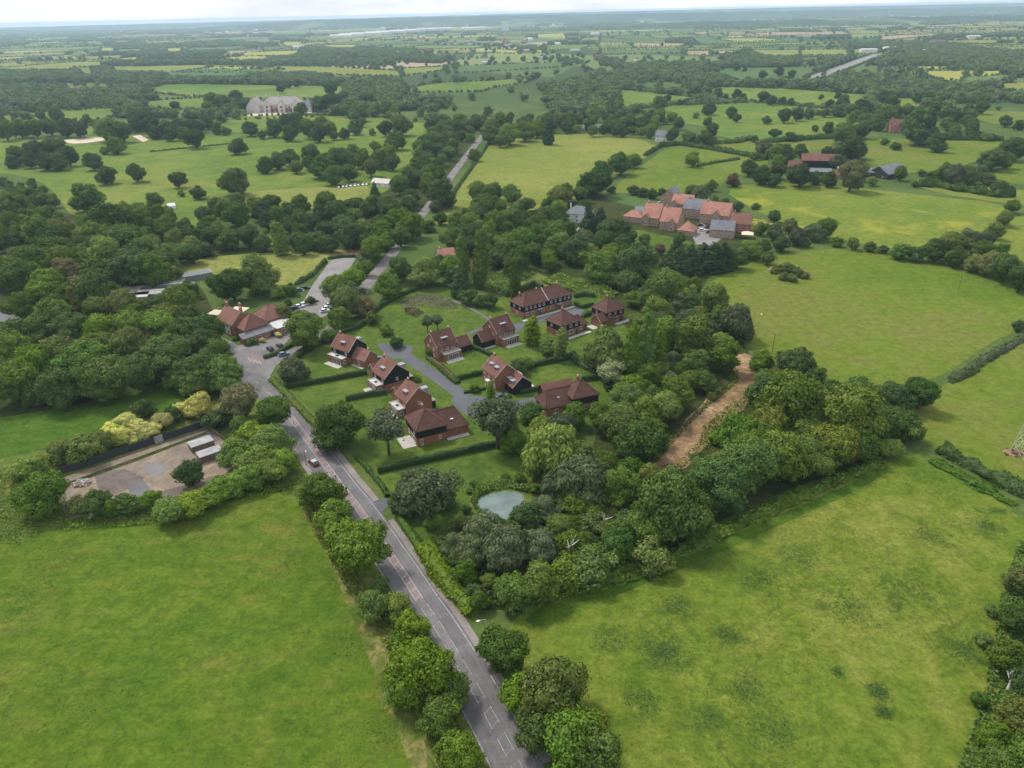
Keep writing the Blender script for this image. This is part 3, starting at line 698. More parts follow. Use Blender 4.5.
# woodland and rough ground
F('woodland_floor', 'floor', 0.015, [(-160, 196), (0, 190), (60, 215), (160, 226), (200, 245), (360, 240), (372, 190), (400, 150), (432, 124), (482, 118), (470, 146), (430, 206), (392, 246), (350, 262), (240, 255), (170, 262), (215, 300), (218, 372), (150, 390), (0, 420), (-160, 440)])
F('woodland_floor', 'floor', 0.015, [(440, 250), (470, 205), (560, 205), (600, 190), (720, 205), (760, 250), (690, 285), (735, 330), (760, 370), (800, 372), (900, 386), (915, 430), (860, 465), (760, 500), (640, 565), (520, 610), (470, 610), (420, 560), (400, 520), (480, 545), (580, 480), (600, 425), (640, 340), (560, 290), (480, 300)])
F('field', 'verge', 0.045, [(500, 292), (512, 276), (530, 268), (545, 276), (560, 282), (548, 288), (530, 286)])
F('verge', 'verge', 0.020, [(-60, 470), (20, 455), (75, 440), (140, 418), (205, 405), (232, 392), (268, 396), (300, 440), (330, 500), (370, 560), (420, 620), (470, 690), (500, 770), (440, 790), (390, 660), (330, 560), (290, 486), (240, 494), (150, 522), (60, 530), (-60, 540)])
# estate lawns
F('lawn', 'lawn', 0.035, [(276, 384), (300, 362), (336, 340), (372, 314), (410, 292), (450, 286), (492, 300), (530, 288), (600, 294), (628, 330), (622, 372), (606, 404), (560, 426), (520, 452), (540, 480), (528, 520), (490, 545), (440, 560), (396, 508), (378, 474), (326, 420)], 0)
F('verge', 'verge', 0.05, [(278, 388), (286, 384), (310, 410), (345, 450), (384, 480), (376, 484), (336, 446), (300, 412)])
sheet('verge', [(300, 500), (318, 524), (338, 560), (360, 596), (384, 634), (402, 672), (418, 720), (432, 770), (412, 775), (398, 730), (380, 690), (362, 640), (345, 600), (326, 552), (306, 520)], 0.056, MT['dry'], smooth=1)
sheet('verge', [(520, 618), (560, 600), (620, 580), (680, 556), (740, 532), (800, 506), (850, 484), (884, 466), (890, 470), (860, 490), (800, 516), (740, 544), (690, 566), (640, 586), (580, 610), (540, 630)], 0.056, MT['lush'], smooth=1)
# bare track through the belt, and the yard
TRACK = [(636, 484), (646, 464), (658, 452), (666, 438), (678, 432), (688, 416), (702, 406), (708, 394), (722, 394), (729, 384), (737, 377), (731, 366), (736, 355), (748, 353), (761, 362), (760, 371), (768, 381), (760, 394), (749, 402), (742, 412), (728, 415), (720, 426), (709, 431), (710, 443), (698, 454), (690, 466), (672, 474), (660, 486)]
F('bare_earth', 'dirt', 0.04, TRACK, 1)
TRG = [g(*p) for p in TRACK]
F('bare_earth', 'dirt', 0.04, [(592, 530), (600, 524), (612, 532), (606, 545), (596, 545)], 2)
F('yard', 'concrete', 0.04, [(60, 492), (62, 478), (130, 455), (206, 428), (222, 440), (240, 458), (215, 490), (170, 505), (110, 512), (66, 520)], 0)
F('bank', 'floor', 0.06, [(63, 484), (130, 460), (206, 432), (207, 434), (132, 463), (64, 487)], 0)
F('patch', 'road', 0.052, [(126, 486), (143, 480), (152, 491), (138, 500), (134, 500)], 0)
F('patch', 'road2', 0.054, [(143, 466), (160, 460), (168, 471), (152, 478)], 0)
F('riding_arena', 'sand', 0.06, [(64, 139.5), (106, 137), (108, 140), (78, 144), (64, 142.5)], 1)
F('track', 'sand', 0.06, [(132, 136), (140, 135), (149, 140), (143, 142)], 0)
F('track', 'sand', 0.06, [(240, 118), (256, 112), (312, 110.5), (312, 113), (258, 116), (246, 120)], 0)
F('bare_earth', 'dirt', 0.06, [(334, 254), (345, 250), (364, 249), (361, 254), (345, 257)], 1)
# ------------------------------------------------------------------ roads
PR = [g(*p) for p in [(560, 810), (547, 780), (537, 758), (531, 746), (512, 712), (498, 688.6), (478, 656), (461.5, 630), (450, 612.7), (435, 593), (418.7, 568), (404, 548), (393, 531.5), (379, 512.7), (368.7, 498.7), (353.4, 481), (342, 465.5), (325, 443.5), (311, 424), (297, 408), (286, 396), (276, 386), (266, 378), (252, 370), (236, 362), (214, 352), (170, 343), (120, 333), (46, 320), (-4, 311), (-80, 300)]]
a_, b_ = PR[0], PR[1]
PR = [(a_[0] + (a_[0] - b_[0]) * 8, a_[1] + (a_[1] - b_[1]) * 8)] + PR
PR = smooth_line(PR, 2)
RL, RAT = walk(PR)
def s_of(px, py):
    X, Y = g(px, py); return min((math.hypot(RAT(RL * i / 1500)[0][0] - X, RAT(RL * i / 1500)[0][1] - Y), RL * i / 1500) for i in range(1501))[1]
def sub(s0, s1, step=1.5):
    n = max(1, int(abs(s1 - s0) / step)); return [RAT(s0 + (s1 - s0) * i / n)[0] for i in range(n + 1)]
ribbon('road', PR, -8.2, 0.45, 0.060, MT['road'])
sA, sB, sC = s_of(424, 598), s_of(298, 411), s_of(476, 655)
smin = s_of(560, 810)
ribbon('road_surface', sub(sC, s_of(276, 386)), -4.75, -3.0, 0.0640, MT['road2'])
ribbon('road_surface', sub(sA, sB + 4), -4.70, -3.05, 0.0665, MT['redroad'])
for d0, d1 in ((-.95, -.55), (-2.45, -2.05), (-5.65, -5.25), (-7.2, -6.8)): ribbon('road_surface', sub(smin, s_of(276, 386)), d0, d1, 0.0625, MT['lane'])
for (u, v), ln, d0, d1 in (((470, 642), 9, -2.9, -.4), ((400, 543), 12, -7.7, -5.0), ((352, 480), 8, -2.8, -.3), ((322, 440), 10, -7.6, -5.2), ((520, 725), 7, -7.6, -5.4)): ribbon('road_surface', sub(s_of(u, v), s_of(u, v) + ln), d0, d1, 0.0648, MT['repair'])
def mark(P, d0, d1, z=0.070): return ribbon('road_marking', P, d0, d1, z, MT['paint'])
mark(sub(s_of(490, 676), s_of(500, 693)), -0.14, 0.0)
mark(sub(sC + 1, s_of(276, 386)), -0.14, 0.0)
for y0, y1, in (((537, 758), (533, 750)), ((531, 746), (513, 713))): mark(sub(s_of(*y0), s_of(*y1)), -0.14, 0.0)
mark(sub(s_of(512, 711), s_of(499, 690)), -0.14, 0.0)
mark(sub(smin - 12, sC + 60), -8.05, -7.93)
s = smin - 6
while s < sA - 3:
    mark(sub(s, s + 4.0), -4.77, -4.67); mark(sub(s + .6, s + 4.6), -3.08, -2.98)
    for q in (0.2, 3.6):                              # diagonal bars of the hatching
        (p, t) = RAT(s + q); (p2, _) = RAT(s + q + 0.9)
        A = offset([p, (p[0] + t[0], p[1] + t[1])], -4.64)[0]; B = offset([p2, (p2[0] + t[0], p2[1] + t[1])], -3.11)[0]
        ribbon('road_marking', [A, B], -0.045, 0.045, 0.0735, MT['worn'])
    s += 6.2
for d in (-4.78, -3.11): mark(sub(sA, sB), d, d + 0.14)
s = sA + 0.5
while s < sB:
    (p, t) = RAT(s); (p2, _) = RAT(s + 0.8)
    A = offset([p, (p[0] + t[0], p[1] + t[1])], -4.66)[0]; B = offset([p2, (p2[0] + t[0], p2[1] + t[1])], -3.09)[0]
    ribbon('road_marking', [A, B], -0.09, 0.09, 0.0735, MT['redpaint']); s += 2.6
s = sB + 4
while s < s_of(262, 376): mark(sub(s, s + 3), -3.9, -3.78); s += 6
s = s_of(306, 438)
for k in range(3): mark(sub(s - 16 * k, s - 16 * k + 6), -8.0, -7.88)
def solid_strip(name, P, d0, d1, z, mat):
    A, B = offset(P, d0), offset(P, d1); n = len(P)
    m = MB(); v = [(x, y, z) for x, y in A] + [(x, y, z) for x, y in B] + [(x, y, 0.0) for x, y in A] + [(x, y, 0.0) for x, y in B]
    f = []
    for i in range(n - 1):
        f += [(i, i + 1, n + i + 1, n + i), (i, 2 * n + i, 2 * n + i + 1, i + 1), (n + i, n + i + 1, 3 * n + i + 1, 3 * n + i)]
    m.add(v, f); return tag(m.build(name, mat), kind='structure')
solid_strip('pavement', sub(s_of(540, 765), s_of(386, 522)), 0.47, 2.05, 0.17, MT['pave'])
solid_strip('pavement', sub(s_of(372, 503), s_of(312, 426)), 0.47, 2.2, 0.17, MT['pave'])
solid_strip('pavement', sub(s_of(308, 420), s_of(280, 390)), 0.47, 1.8, 0.17, MT['pave'])
solid_strip('pavement', sub(s_of(368, 499), s_of(300, 412)), -9.7, -8.22, 0.17, MT['pave'])
F('road', 'estate', 0.055, [(371, 502), (381, 515), (387, 507), (398, 503), (396, 498), (380, 499)], 0)
# branch lane
PB = smooth_line([g(*p) for p in [(250, 372), (262, 366), (278, 359), (296, 351), (315, 343), (333, 328), (346, 314), (356, 301), (364, 289), (373, 277), (384, 264), (393, 253), (403, 240), (413, 226), (424, 212), (436, 197), (446, 184), (455, 171), (464, 159), (474, 147), (481, 138), (486, 131), (490, 124), (492, 119)]], 2)
ribbon('road', PB, -3.0, 3.0, 0.062, MT['road2'])
F('road', 'road2', 0.058, [(228, 358), (240, 350), (262, 344), (285, 334), (292, 336), (284, 345), (274, 352), (292, 350), (286, 357), (276, 366), (270, 376), (276, 388), (262, 380), (244, 370)], 0)
F('road_surface', 'redroad', 0.0665, [(246, 362), (250, 354), (264, 359), (262, 366)], 0)
for k in range(4):
    a = (248 + 3.5 * k, 357.5 + 1.1 * k)
    ribbon('road_marking', [g(*a), g(a[0] + 3, a[1] + 4)], -0.12, 0.12, 0.0735, MT['paint'])
F('road_surface', 'redroad', 0.0665, [(367, 283), (371, 276), (382, 270), (380, 275)], 0)
# pub forecourt and car park
F('car_park', 'carpark', 0.05, [(222, 352), (236, 346), (262, 340), (284, 330), (292, 322), (297, 314), (294, 308), (304, 300), (312, 286), (322, 272), (330, 262), (336, 258), (356, 258), (348, 272), (340, 290), (334, 305), (326, 316), (308, 322), (296, 330), (288, 340), (262, 348), (240, 354)], 0)
F('path', 'carpark', 0.052, [(204, 333), (214, 334), (232, 342), (242, 348), (234, 352), (214, 340)], 0)
# estate roads
E1 = smooth_line([g(*p) for p in [(392, 349), (398, 352), (408, 358), (422, 367), (438, 378), (455, 390), (468, 400), (480, 408)]], 2)
ribbon('road', E1, -2.7, 2.7, 0.066, MT['estate'])
F('road', 'estate', 0.062, [(376, 344), (384, 343), (394, 345), (412, 345), (413, 352), (405, 357), (392, 360), (384, 354)], 1)
F('road', 'estate', 0.064, [(450, 398), (462, 396), (482, 396), (505, 402), (530, 398), (545, 395), (545, 401), (520, 408), (505, 416), (480, 420), (464, 414), (454, 406)], 1)
ribbon('path', smooth_line([g(*p) for p in [(452, 300), (470, 308), (484, 316), (492, 322), (488, 326)]], 2), -.75, .75, 0.066, MT['road'])
F('road', 'estate', 0.060, [(462, 338), (480, 330), (500, 334), (515, 333), (545, 321), (552, 330), (560, 332), (575, 322), (585, 310), (570, 308), (545, 314), (524, 322), (505, 326), (488, 325), (470, 331)], 0)
# pond
def watermat():
    m, nt = mat_new('pond_water'); p = worldpos(nt)
    a = noise(nt, p, 0.5, 5, 0.7); b = noise(nt, p, 0.14, 3, 0.6)
    col = ramp(nt, b.outputs[0], [(0.35, (0.075, 0.115, 0.095)), (0.65, (0.17, 0.215, 0.195))])
    finish(nt, col.outputs[0], 0.22, 0.5, a.outputs[0], 0.25, 0.05); return m
F('pond_bank', 'verge', 0.045, [(468, 500), (474, 487), (488, 482), (510, 481), (528, 486), (532, 498), (528, 512), (512, 524), (490, 524), (474, 514)], 2)
tag(sheet('water', [(477, 505), (479, 498), (486, 494), (495, 493.5), (504, 491), (514, 491.5), (523, 494), (524, 499), (527, 504), (522, 512), (512, 516), (506, 520), (496, 516), (486, 514)], 0.05, watermat(), smooth=2), kind='structure')
# motorway and pale tracks far off
for P, w in (([(815, 78), (826, 73), (841, 68), (859, 61), (872, 56.5), (881, 54), (905, 51), (935, 49)], 12), ([(895, 85), (915, 86.5), (950, 89), (985, 91.5), (1010, 93)], 7)):
    ribbon('road', smooth_line([g(*p) for p in P], 1), -w, w, 0.3, MT['carpark'])
    FIELDS.append(offset([g(*p) for p in P], -w - 8) + offset([g(*p) for p in P], w + 8)[::-1])
# ------------------------------------------------------------------ buildings
class House:
    def __init__(s, name, label, at, deg, cat='house', group=None):
        s.root = empty(name, (at[0], at[1], 0), math.radians(deg)); tag(s.root, label, cat, group)
    def part(s, name, m, mat, parent=None): return m.build(name, MT.get(mat, mat) if isinstance(mat, str) else mat, parent or s.root)
    def wall(s, b, z0, z1, mat, name='wall', proud=0.0):
        x0, y0, x1, y1 = b; p = proud
        return s.part(name, MB().box(x0 - p, y0 - p, z0, x1 + p, y1 + p, z1), mat)
    def gable(s, b, e, pitch, axis, rmat, wmat, oh=0.35, barge=True, gname='gable', lean=0.5):
        """ridge along axis (0: x, 1: y) over block b; e = eaves height"""
        x0, y0, x1, y1 = b; t = math.tan(math.radians(pitch))
        u0, u1, a0, a1 = (y0, y1, x0, x1) if axis == 0 else (x0, x1, y0, y1)
        mid = u0 + (u1 - u0) * lean; rz = e + (u1 - u0) / 2 * t
        th = 0.22
        s.part(gname, MB().prism([(u0 - .01, e), (u1 + .01, e), (mid, rz - .02)], axis, a0 + .01, a1 - .01), wmat)
        zl = e - oh * (rz - e) / (mid - u0); zr = e - oh * (rz - e) / (u1 - mid)
        prof = [(u0 - oh, zl), (mid, rz), (u1 + oh, zr), (u1 + oh, zr + th), (mid, rz + th * 1.35), (u0 - oh, zl + th)]
        r = s.part('roof', MB().prism(prof, axis, a0 - .22, a1 + .22), rmat)
        if barge:
            pb = [(u, z + (0.02 if i > 2 else 0.02)) for i, (u, z) in enumerate(prof)]
            m = MB().prism(pb, axis, a0 - .30, a0 - .223)
            m.prism(pb, axis, a1 + .223, a1 + .30)
            s.part('barge_board', m, 'trim', r)
        s.rz = rz; return r
    def hip(s, b, e, pitch, axis, rmat, oh=0.4, run=1.0):
        x0, y0, x1, y1 = b; x0 -= oh; y0 -= oh; x1 += oh; y1 += oh; t = math.tan(math.radians(pitch))
        w = (y1 - y0) if axis == 0 else (x1 - x0); ln = (x1 - x0) if axis == 0 else (y1 - y0)
        h = w / 2 * t; q = min(w / 2 * run, ln / 2 - 0.05); z0 = e - 0.12; z1 = e + 0.06
        mx, my = (x0 + x1) / 2, (y0 + y1) / 2
        R = [(x0 + q, my, z1 + h), (x1 - q, my, z1 + h)] if axis == 0 else [(mx, y0 + q, z1 + h), (mx, y1 - q, z1 + h)]
        v = [(x0, y0, z0), (x1, y0, z0), (x1, y1, z0), (x0, y1, z0), (x0, y0, z1), (x1, y0, z1), (x1, y1, z1), (x0, y1, z1)] + R
        f = [(0, 3, 2, 1), (0, 1, 5, 4), (1, 2, 6, 5), (2, 3, 7, 6), (3, 0, 4, 7)]
        f += [(4, 5, 9, 8), (5, 6, 9), (6, 7, 8, 9), (7, 4, 8)] if axis == 0 else [(4, 5, 8), (5, 6, 9, 8), (6, 7, 9), (7, 4, 8, 9)]
        r = s.part('roof', MB().add(v, f), rmat)
        m = MB()
        rc = R
        cs = [v[4], v[5], v[6], v[7]]; near = [rc[0], rc[1], rc[1], rc[0]] if axis == 0 else [rc[0], rc[0], rc[1], rc[1]]
        for c, d in zip(cs, near): m.tube([(c[0], c[1], c[2] + .03), (d[0], d[1], d[2] + .05)], [.10, .10], 5)
        m.tube([(rc[0][0], rc[0][1], rc[0][2] + .05), (rc[1][0], rc[1][1], rc[1][2] + .05)], [.12, .12], 5)
        s.part('ridge_tile', m, rmat, r)
        s.rz = z1 + h; return r
    def chimney(s, x, y, z, h=1.5, mat='brick', pots=2, w=.75):
        if mat == 'brick': h *= .72
        c = s.part('chimney', MB().box(x - w / 2, y - .4, z - 1.2, x + w / 2, y + .4, z + h).box(x - w / 2 - .06, y - .46, z + h, x + w / 2 + .06, y + .46, z + h + .14), mat)
        for k in range(pots):
            yy = y - .2 + .4 * k if pots > 1 else y
            s.part('chimney_pot', MB().tube([(x, yy, z + h + .14), (x, yy, z + h + .65)], [.20, .16], 8), 'pot', c)
    def dormer(s, x, y, z, w, d, h, face='W'):
        """flat-topped lead dormer; (x, y) middle of its glazed front"""
        if face == 'W': b = (x, y - w / 2, x + d, y + w / 2); g_ = (x - .04, y - w / 2 + .15, x, y + w / 2 - .15)
        else: b = (x - w / 2, y, x + w / 2, y + d); g_ = (x - w / 2 + .15, y - .04, x + w / 2 - .15, y)
        o = s.part('dormer', MB().box(b[0], b[1], z, b[2], b[3], z + h), 'lead')
        s.part('dormer_roof', MB().box(b[0] - .18, b[1] - .15, z + h, b[2], b[3] + .15, z + h + .12) if face == 'W' else MB().box(b[0] - .15, b[1] - .18, z + h, b[2] + .15, b[3], z + h + .12), 'lead', o)
        s.part('pane', MB().box(g_[0], g_[1], z + .2, g_[2], g_[3], z + h - .12), 'glass', o)
    def win(s, face, u, z, w, h, at=0.0, nm='window', bars=1, mat='white'):
        """framed window in wall face: W (x = at) or S (y = at), u along it"""
        m = MB(); k = .09; p0, p1 = -.05, .04
        def bx(mm, ua, za, ub, zb, a, b):
            if face == 'W': mm.box(at + a, ua, za, at + b, ub, zb)
            elif face == 'S': mm.box(ua, at + a, za, ub, at + b, zb)
        bx(m, u, z, u + w, z + k, -.09, p1); bx(m, u, z + h - k, u + w, z + h, p0, p1); bx(m, u, z + k, u + k, z + h - k, p0, p1); bx(m, u + w - k, z + k, u + w, z + h - k, p0, p1)
        for i in range(bars):
            c = u + w * (i + 1) / (bars + 1); bx(m, c - .035, z + k, c + .035, z + h - k, p0 + .005, p1)
        o = s.part(nm, m, mat); g_ = MB(); bx(g_, u + k, z + k, u + w - k, z + h - k, -.02, .035)
        s.part('pane', g_, 'glass', o)
    def door(s, face, u, w=1.0, h=2.1, at=0.0, mat='darksteel', nm='door'):
        m = MB()
        if face == 'W': m.box(at - .05, u, 0.02, at + .03, u + w, h)
        else: m.box(u, at - .05, 0.02, u + w, at + .03, h)
        o = s.part(nm, m, mat)
        k = MB(); k.ball((at - .09, u + w * .85, 1.0) if face == 'W' else (u + w * .85, at - .09, 1.0), .05, 6, 4); s.part('handle', k, 'steel', o)
    def flat(s, b, h, wmat, rmat='flat', para=.25, name='extension'):
        x0, y0, x1, y1 = b
        o = s.part(name, MB().box(x0, y0, 0, x1, y1, h), wmat)
        s.part('flat_roof', MB().box(x0 + .22, y0 + .22, h, x1 - .22, y1 - .22, h + .04), rmat, o)
        m = MB(); k = .22
        m.box(x0 - .06, y0 - .06, h, x1 + .06, y0 + k - .01, h + para).box(x0 - .06, y1 - k + .01, h, x1 + .06, y1 + .06, h + para)
        m.box(x0 - .06, y0 + k, h, x0 + k - .01, y1 - k, h + para).box(x1 - k + .01, y0 + k, h, x1 + .06, y1 - k, h + para)
        s.part('parapet', m, 'trim', o)
        return o
    def slab(s, name, b, mat, z=.12):
        x0, y0, x1, y1 = b; return s.part(name, MB().box(x0, y0, 0.0, x1, y1, z), mat)
    def rooflight(s, x, y, z, mat='white'): s.part('rooflight', MB().box(x - .45, y - .45, z, x + .45, y + .45, z + .25), mat)
ESTATE = 'houses of the tiled estate'
def two_tone(h, b, e=5.2, low='brick', up='black', split=2.75):
    h.wall(b, 0, split, low); h.wall(b, split, e, up, 'cladding', .05)
# long terrace
h = House('terraced_house', 'long hipped brown roofed terrace clad black above brick, at the top of the estate', (5.4, 289.5), 35, 'terrace')
b = (0, 0, 26, 9.4); two_tone(h, b); h.hip(b, 5.2, 39, 0, 'tile', .45, 1.0)
h.part('party_wall', MB().prism([(-.45, 5.0), (4.7, 9.35), (9.85, 5.0), (9.85, 5.35), (4.7, 9.75), (-.45, 5.35)], 0, 12.8, 13.15), 'pavestone')
for x in (1.2, 3.4, 5.6, 8.0, 10.3, 14.2, 16.6, 19.2, 21.8, 24.0): h.win('S', x, 3.45, 1.1, 1.2, -.05)
for x in (1.5, 4.2, 9.6, 14.4, 20.2, 23.2): h.win('S', x, .9, 1.5, 1.3)
for x in (7.0, 17.4):
    h.part('porch', MB().box(x, -1.3, 2.35, x + 2.6, -.01, 2.6).box(x + .05, -1.25, 0, x + .2, -1.1, 2.35).box(x + 2.4, -1.25, 0, x + 2.55, -1.1, 2.35), 'lead'); h.door('S', x + .8)
h.win('W', 2, 3.4, 1.0, 1.1, -.05); h.win('W', 6, 3.4, 1.0, 1.1, -.05); h.win('W', 4, .9, 1.2, 1.2)
for x in (2.6, 11.5, 22.8): h.chimney(x, 6.2, 8.0, 1.3)
h.part('front_path', MB().box(-2, -3.0, 0.0, 26, -1.6, .14), 'pavestone')
# two pyramid-roofed houses
def pyramid(label, at, deg, wing, gar):
    h = House('pyramid_roof_house', label, at, deg, 'house', None); b = (0, 0, 9.6, 9.0)
    two_tone(h, b); h.hip(b, 5.2, 40, 0, 'tile', .45); h.chimney(5.2, 5.6, h.rz - .5, 1.1)
    for x in (1.0, 4.2, 7.2): h.win('S', x, 3.4, 1.3, 1.2, -.05)
    h.win('S', 1.2, .5, 1.0, 2.0); h.win('S', 4.0, .6, 2.2, 1.8, bars=2); h.win('W', 2, .9, 1.2, 1.2); h.win('W', 5.5, 3.4, 1.0, 1.1, -.05); h.door('S', 7.4)
    if wing:
        w = (9.62, .6, 14.2, 7.4); h.wall(w, 0, 2.8, 'brick'); h.hip(w, 2.8, 40, 0, 'tile', .35); h.win('S', 10.4, .9, 1.0, 1.2, .6); h.door('S', 12.6, at=.6)
    if gar:
        w = (-4.1, -1.1, -.06, 4.6); h.wall(w, 0, 2.5, 'brick', 'garage_wall'); h.gable(w, 2.5, 42, 0, 'tile', 'brick', .3)
        w = (.06, -1.1, 3.2, -.06); h.wall(w, 0, 2.5, 'brick', 'garage_wall')
        h.part('roof', MB().add([(-.0, -1.4, 2.3), (3.5, -1.4, 2.3), (3.5, -.055, 3.6), (0, -.055, 3.6), (0, -1.4, 2.5), (3.5, -1.4, 2.5), (3.5, -.055, 3.8), (0, -.055, 3.8)], [(0, 3, 2, 1), (4, 5, 6, 7), (0, 1, 5, 4), (1, 2, 6, 5), (2, 3, 7, 6), (3, 0, 4, 7)]), 'tile')
        h.slab('forecourt', (-7.4, -.5, -4.5, 3.6), 'pavestone')
    h.slab('terrace', (-.5, -2.9, 13.6 if wing else 10.5, -1.15) if not gar else (3.4, -3.0, 12, -1.0), 'pavestone')
pyramid('pyramid roofed black and brick house facing the long terrace, slender trees before it', (19.8, 267.6), 37, True, False)
pyramid('pyramid roofed house with an orange brick garage gable, beside the small lawn square', (39.0, 280.6), 35, False, True)
# two gabled brick houses with black garages that meet
def gabled(label, at, deg, side, ln=8.6):
    h = House('gabled_brick_house', label, at, deg, 'house'); b = (0, 0, ln, 9.5)
    h.wall(b, 0, 5.2, 'brick'); h.gable(b, 5.2, 42, 0, 'tile', 'brick')
    h.chimney(.5, 4.9, h.rz - .4, 1.1); h.chimney(ln - .5, 4.9, h.rz - .4, 1.1)
    h.dormer(ln * .5, 1.6, 6.4, 2.4, 2.6, 1.35, 'S')
    for x in (1.0, 3.6, 6.2): h.win('S', x, 3.55, 1.3, 1.2)
    for y in (2.2, 6.0): h.win('W', y, 3.5, .9, 1.1)
    h.win('W', 2.2, .9, .9, 1.2); h.win('W', 6.0, .9, .9, 1.2); h.win('W', 4.4, 6.3, .7, .9)
    o = h.flat((1.6, -2.3, ln + .2, -.02), 2.8, 'brick', 'lead')
    h.win('S', 3.2, .15, 4.4, 2.15, -2.3, 'patio_door', 4)
    h.slab('terrace', (1.8, -4.6, ln + .4, -2.35), 'pavestone')
    h.rooflight(ln * .5 - .2, 7.4, h.rz - 2.0, 'lead')
    if side > 0:
        w = (ln + .06, .5, ln + 6.6, 6.4); h.wall(w, 0, 2.8, 'black', 'garage_wall'); h.gable(w, 2.8, 42, 0, 'tile', 'black', .3)
    else:
        w = (-5.8, 1.6, -.06, 8.0); h.wall(w, 0, 2.8, 'black', 'garage_wall'); h.gable(w, 2.8, 42, 0, 'tile', 'black', .3)
        h.slab('terrace', (-5.6, .2, -.3, 1.5), 'pavestone')
gabled('brick gabled house with lead dormer and flat bay, at the edge of the round green', (-27.1, 248.9), 36, 1)
gabled('brick gabled house with black garage gable on its near end, behind the dormered house', (-5.3, 261.5), 37, -1)
# front row: double dormers and black garage
h = House('dormered_house', 'orange roofed brick house with two lead dormers and black gabled garage by parked car', (-5.5, 223.5), 29, 'house')
b = (0, 0, 8.6, 9.4); h.wall(b, 0, 5.2, 'brick'); h.gable(b, 5.2, 41, 1, 'tilered', 'brick'); h.chimney(4.4, 8.6, h.rz - .3, 1.2)
h.dormer(1.5, 2.6, 6.3, 1.7, 2.4, 1.35); h.dormer(1.5, 6.2, 6.3, 1.7, 2.4, 1.35)
for y in (1.0, 4.0, 7.2): h.win('W', y, 3.6, 1.2, 1.2)
for y in (.8, 6.9): h.win('W', y, .8, 1.6, 1.4, bars=2)
h.door('W', 4.1, 1.1, 2.2); h.part('porch', MB().box(-1.2, 3.7, 2.35, -.06, 5.6, 2.55).box(-1.15, 3.75, .0, -1.0, 3.9, 2.35).box(-1.15, 5.4, 0, -1.0, 5.55, 2.35), 'white')
w = (3.4, -5.6, 10.8, -.06); h.wall(w, 0, 2.9, 'black', 'garage_wall'); h.gable(w, 2.9, 40, 1, 'tilered', 'black', .3)
h.dormer(3.9, -1.6, 3.5, 1.5, 2.0, 1.2); h.dormer(3.9, -3.9, 3.5, 1.5, 2.0, 1.2)
h.flat((8.62, 1.2, 11.2, 4.4), 2.9, 'brick', 'lead'); h.flat((8.62, 5.2, 11.0, 8.2), 2.9, 'brick', 'lead')
h.slab('terrace', (10.9, -4.0, 13.2, 1.0), 'pavestone')
# corner house with hipped wings
h = House('hip_roof_house', 'brown hip roofed house with rooflight and long wing, nearest the hedged woodland', (19.2, 206.9), 21, 'house')
b = (0, 0, 9.0, 8.0); two_tone(h, b); h.hip(b, 5.2, 40, 1, 'tile'); h.chimney(4.3, 5.6, h.rz - .4, 1.2)
w = (-8.6, 1.4, -.06, 9.6); h.wall(w, 0, 2.9, 'brick', 'wing_wall'); h.hip((-8.6, 1.4, 4.5, 9.6), 2.9, 43, 0, 'tile', .4, .5); h.rooflight(-3.6, 3.6, 4.9)
w = (-7.0, 7.0, -.4, 13.4); h.wall((-6.6, 9.66, -.4, 13.0), 0, 3.4, 'black', 'wing_wall'); h.gable((-6.8, 6.6, 4.0, 13.2), 4.2, 41, 0, 'tilered', 'black', .3, False)
for x in (1.2, 4.0, 6.6): h.win('S', x, .8, 1.4, 1.3)
h.win('S', -5.6, .8, 1.2, 1.3, 1.4); h.door('S', -2.6, at=1.4); h.win('W', 3.4, .8, 1.3, 1.3, -8.6)
# front row beside the road
def cottage(label, at, deg, ln, sp, ext, gabm, wing=None, sec=None, tile='tilered'):
    h = House('estate_cottage', label, at, deg, 'house'); b = (0, 0, sp, ln)
    h.wall(b, 0, 2.75, 'brick')
    h.wall(b, 2.75, 5.2, gabm, 'cladding', .04)
    h.gable(b, 5.2, 41, 1, tile, gabm); rz = h.rz
    h.chimney(sp / 2, ln - .7, rz - .3, 1.1); h.dormer(1.3, ln * .48, 6.2, 2.0, 2.6, 1.3)
    h.dormer(sp - 2.2, ln * .3, 6.2, 1.7, 2.0, 1.3); h.flat((sp + .02, .6, sp + 1.6, 3.4), 2.6, 'black', 'lead', name='porch')
    h.win('W', 1.0, 3.5, 1.0, 1.2, -.04); h.win('W', ln - 2.2, 3.5, 1.0, 1.2, -.04); h.win('S', sp * .45, 3.4, .9, 1.1, -.04)
    x0, y0, y1 = ext; h.flat((x0, y0, -.06, y1), 2.8, 'brick', 'flat'); h.rooflight((x0) / 2, (y0 + y1) / 2, 2.85, 'glass')
    h.win('W', y0 + 1.2, .15, 4.2, 2.2, x0, 'patio_door', 3); h.win('S', x0 + .5, .8, 1.2, 1.3, y0)
    h.slab('terrace', (x0 - 2.4, y0 + .2, x0 - .05, y1 - .4), 'pavestone')
    if wing:
        h.wall(wing, 0, 2.9, 'brick', 'wing_wall'); h.gable(wing, 2.9, 42, 1, tile if tile != 'tilered' else 'tileold', 'brick', .3)
        h.win('W', wing[1] + 2.6, .5, 1.0, 1.8, wing[0]); h.slab('terrace', (wing[0] - 1.2, wing[1] + .3, wing[0] - .05, -.3), 'pavestone')
    if sec:
        h.wall(sec, 0, 5.1, 'brick', 'wing_wall'); h.gable(sec, 5.1, 41, 0, tile, 'brick', .3)
    return h
cottage('red tiled house with black gable and brick wing, in the corner by the lane', (-59.5, 247.2), 52, 9.4, 8.8, (-2.5, 1.0, 9.2), 'black', (1.2, -6.8, 7.6, -.1))
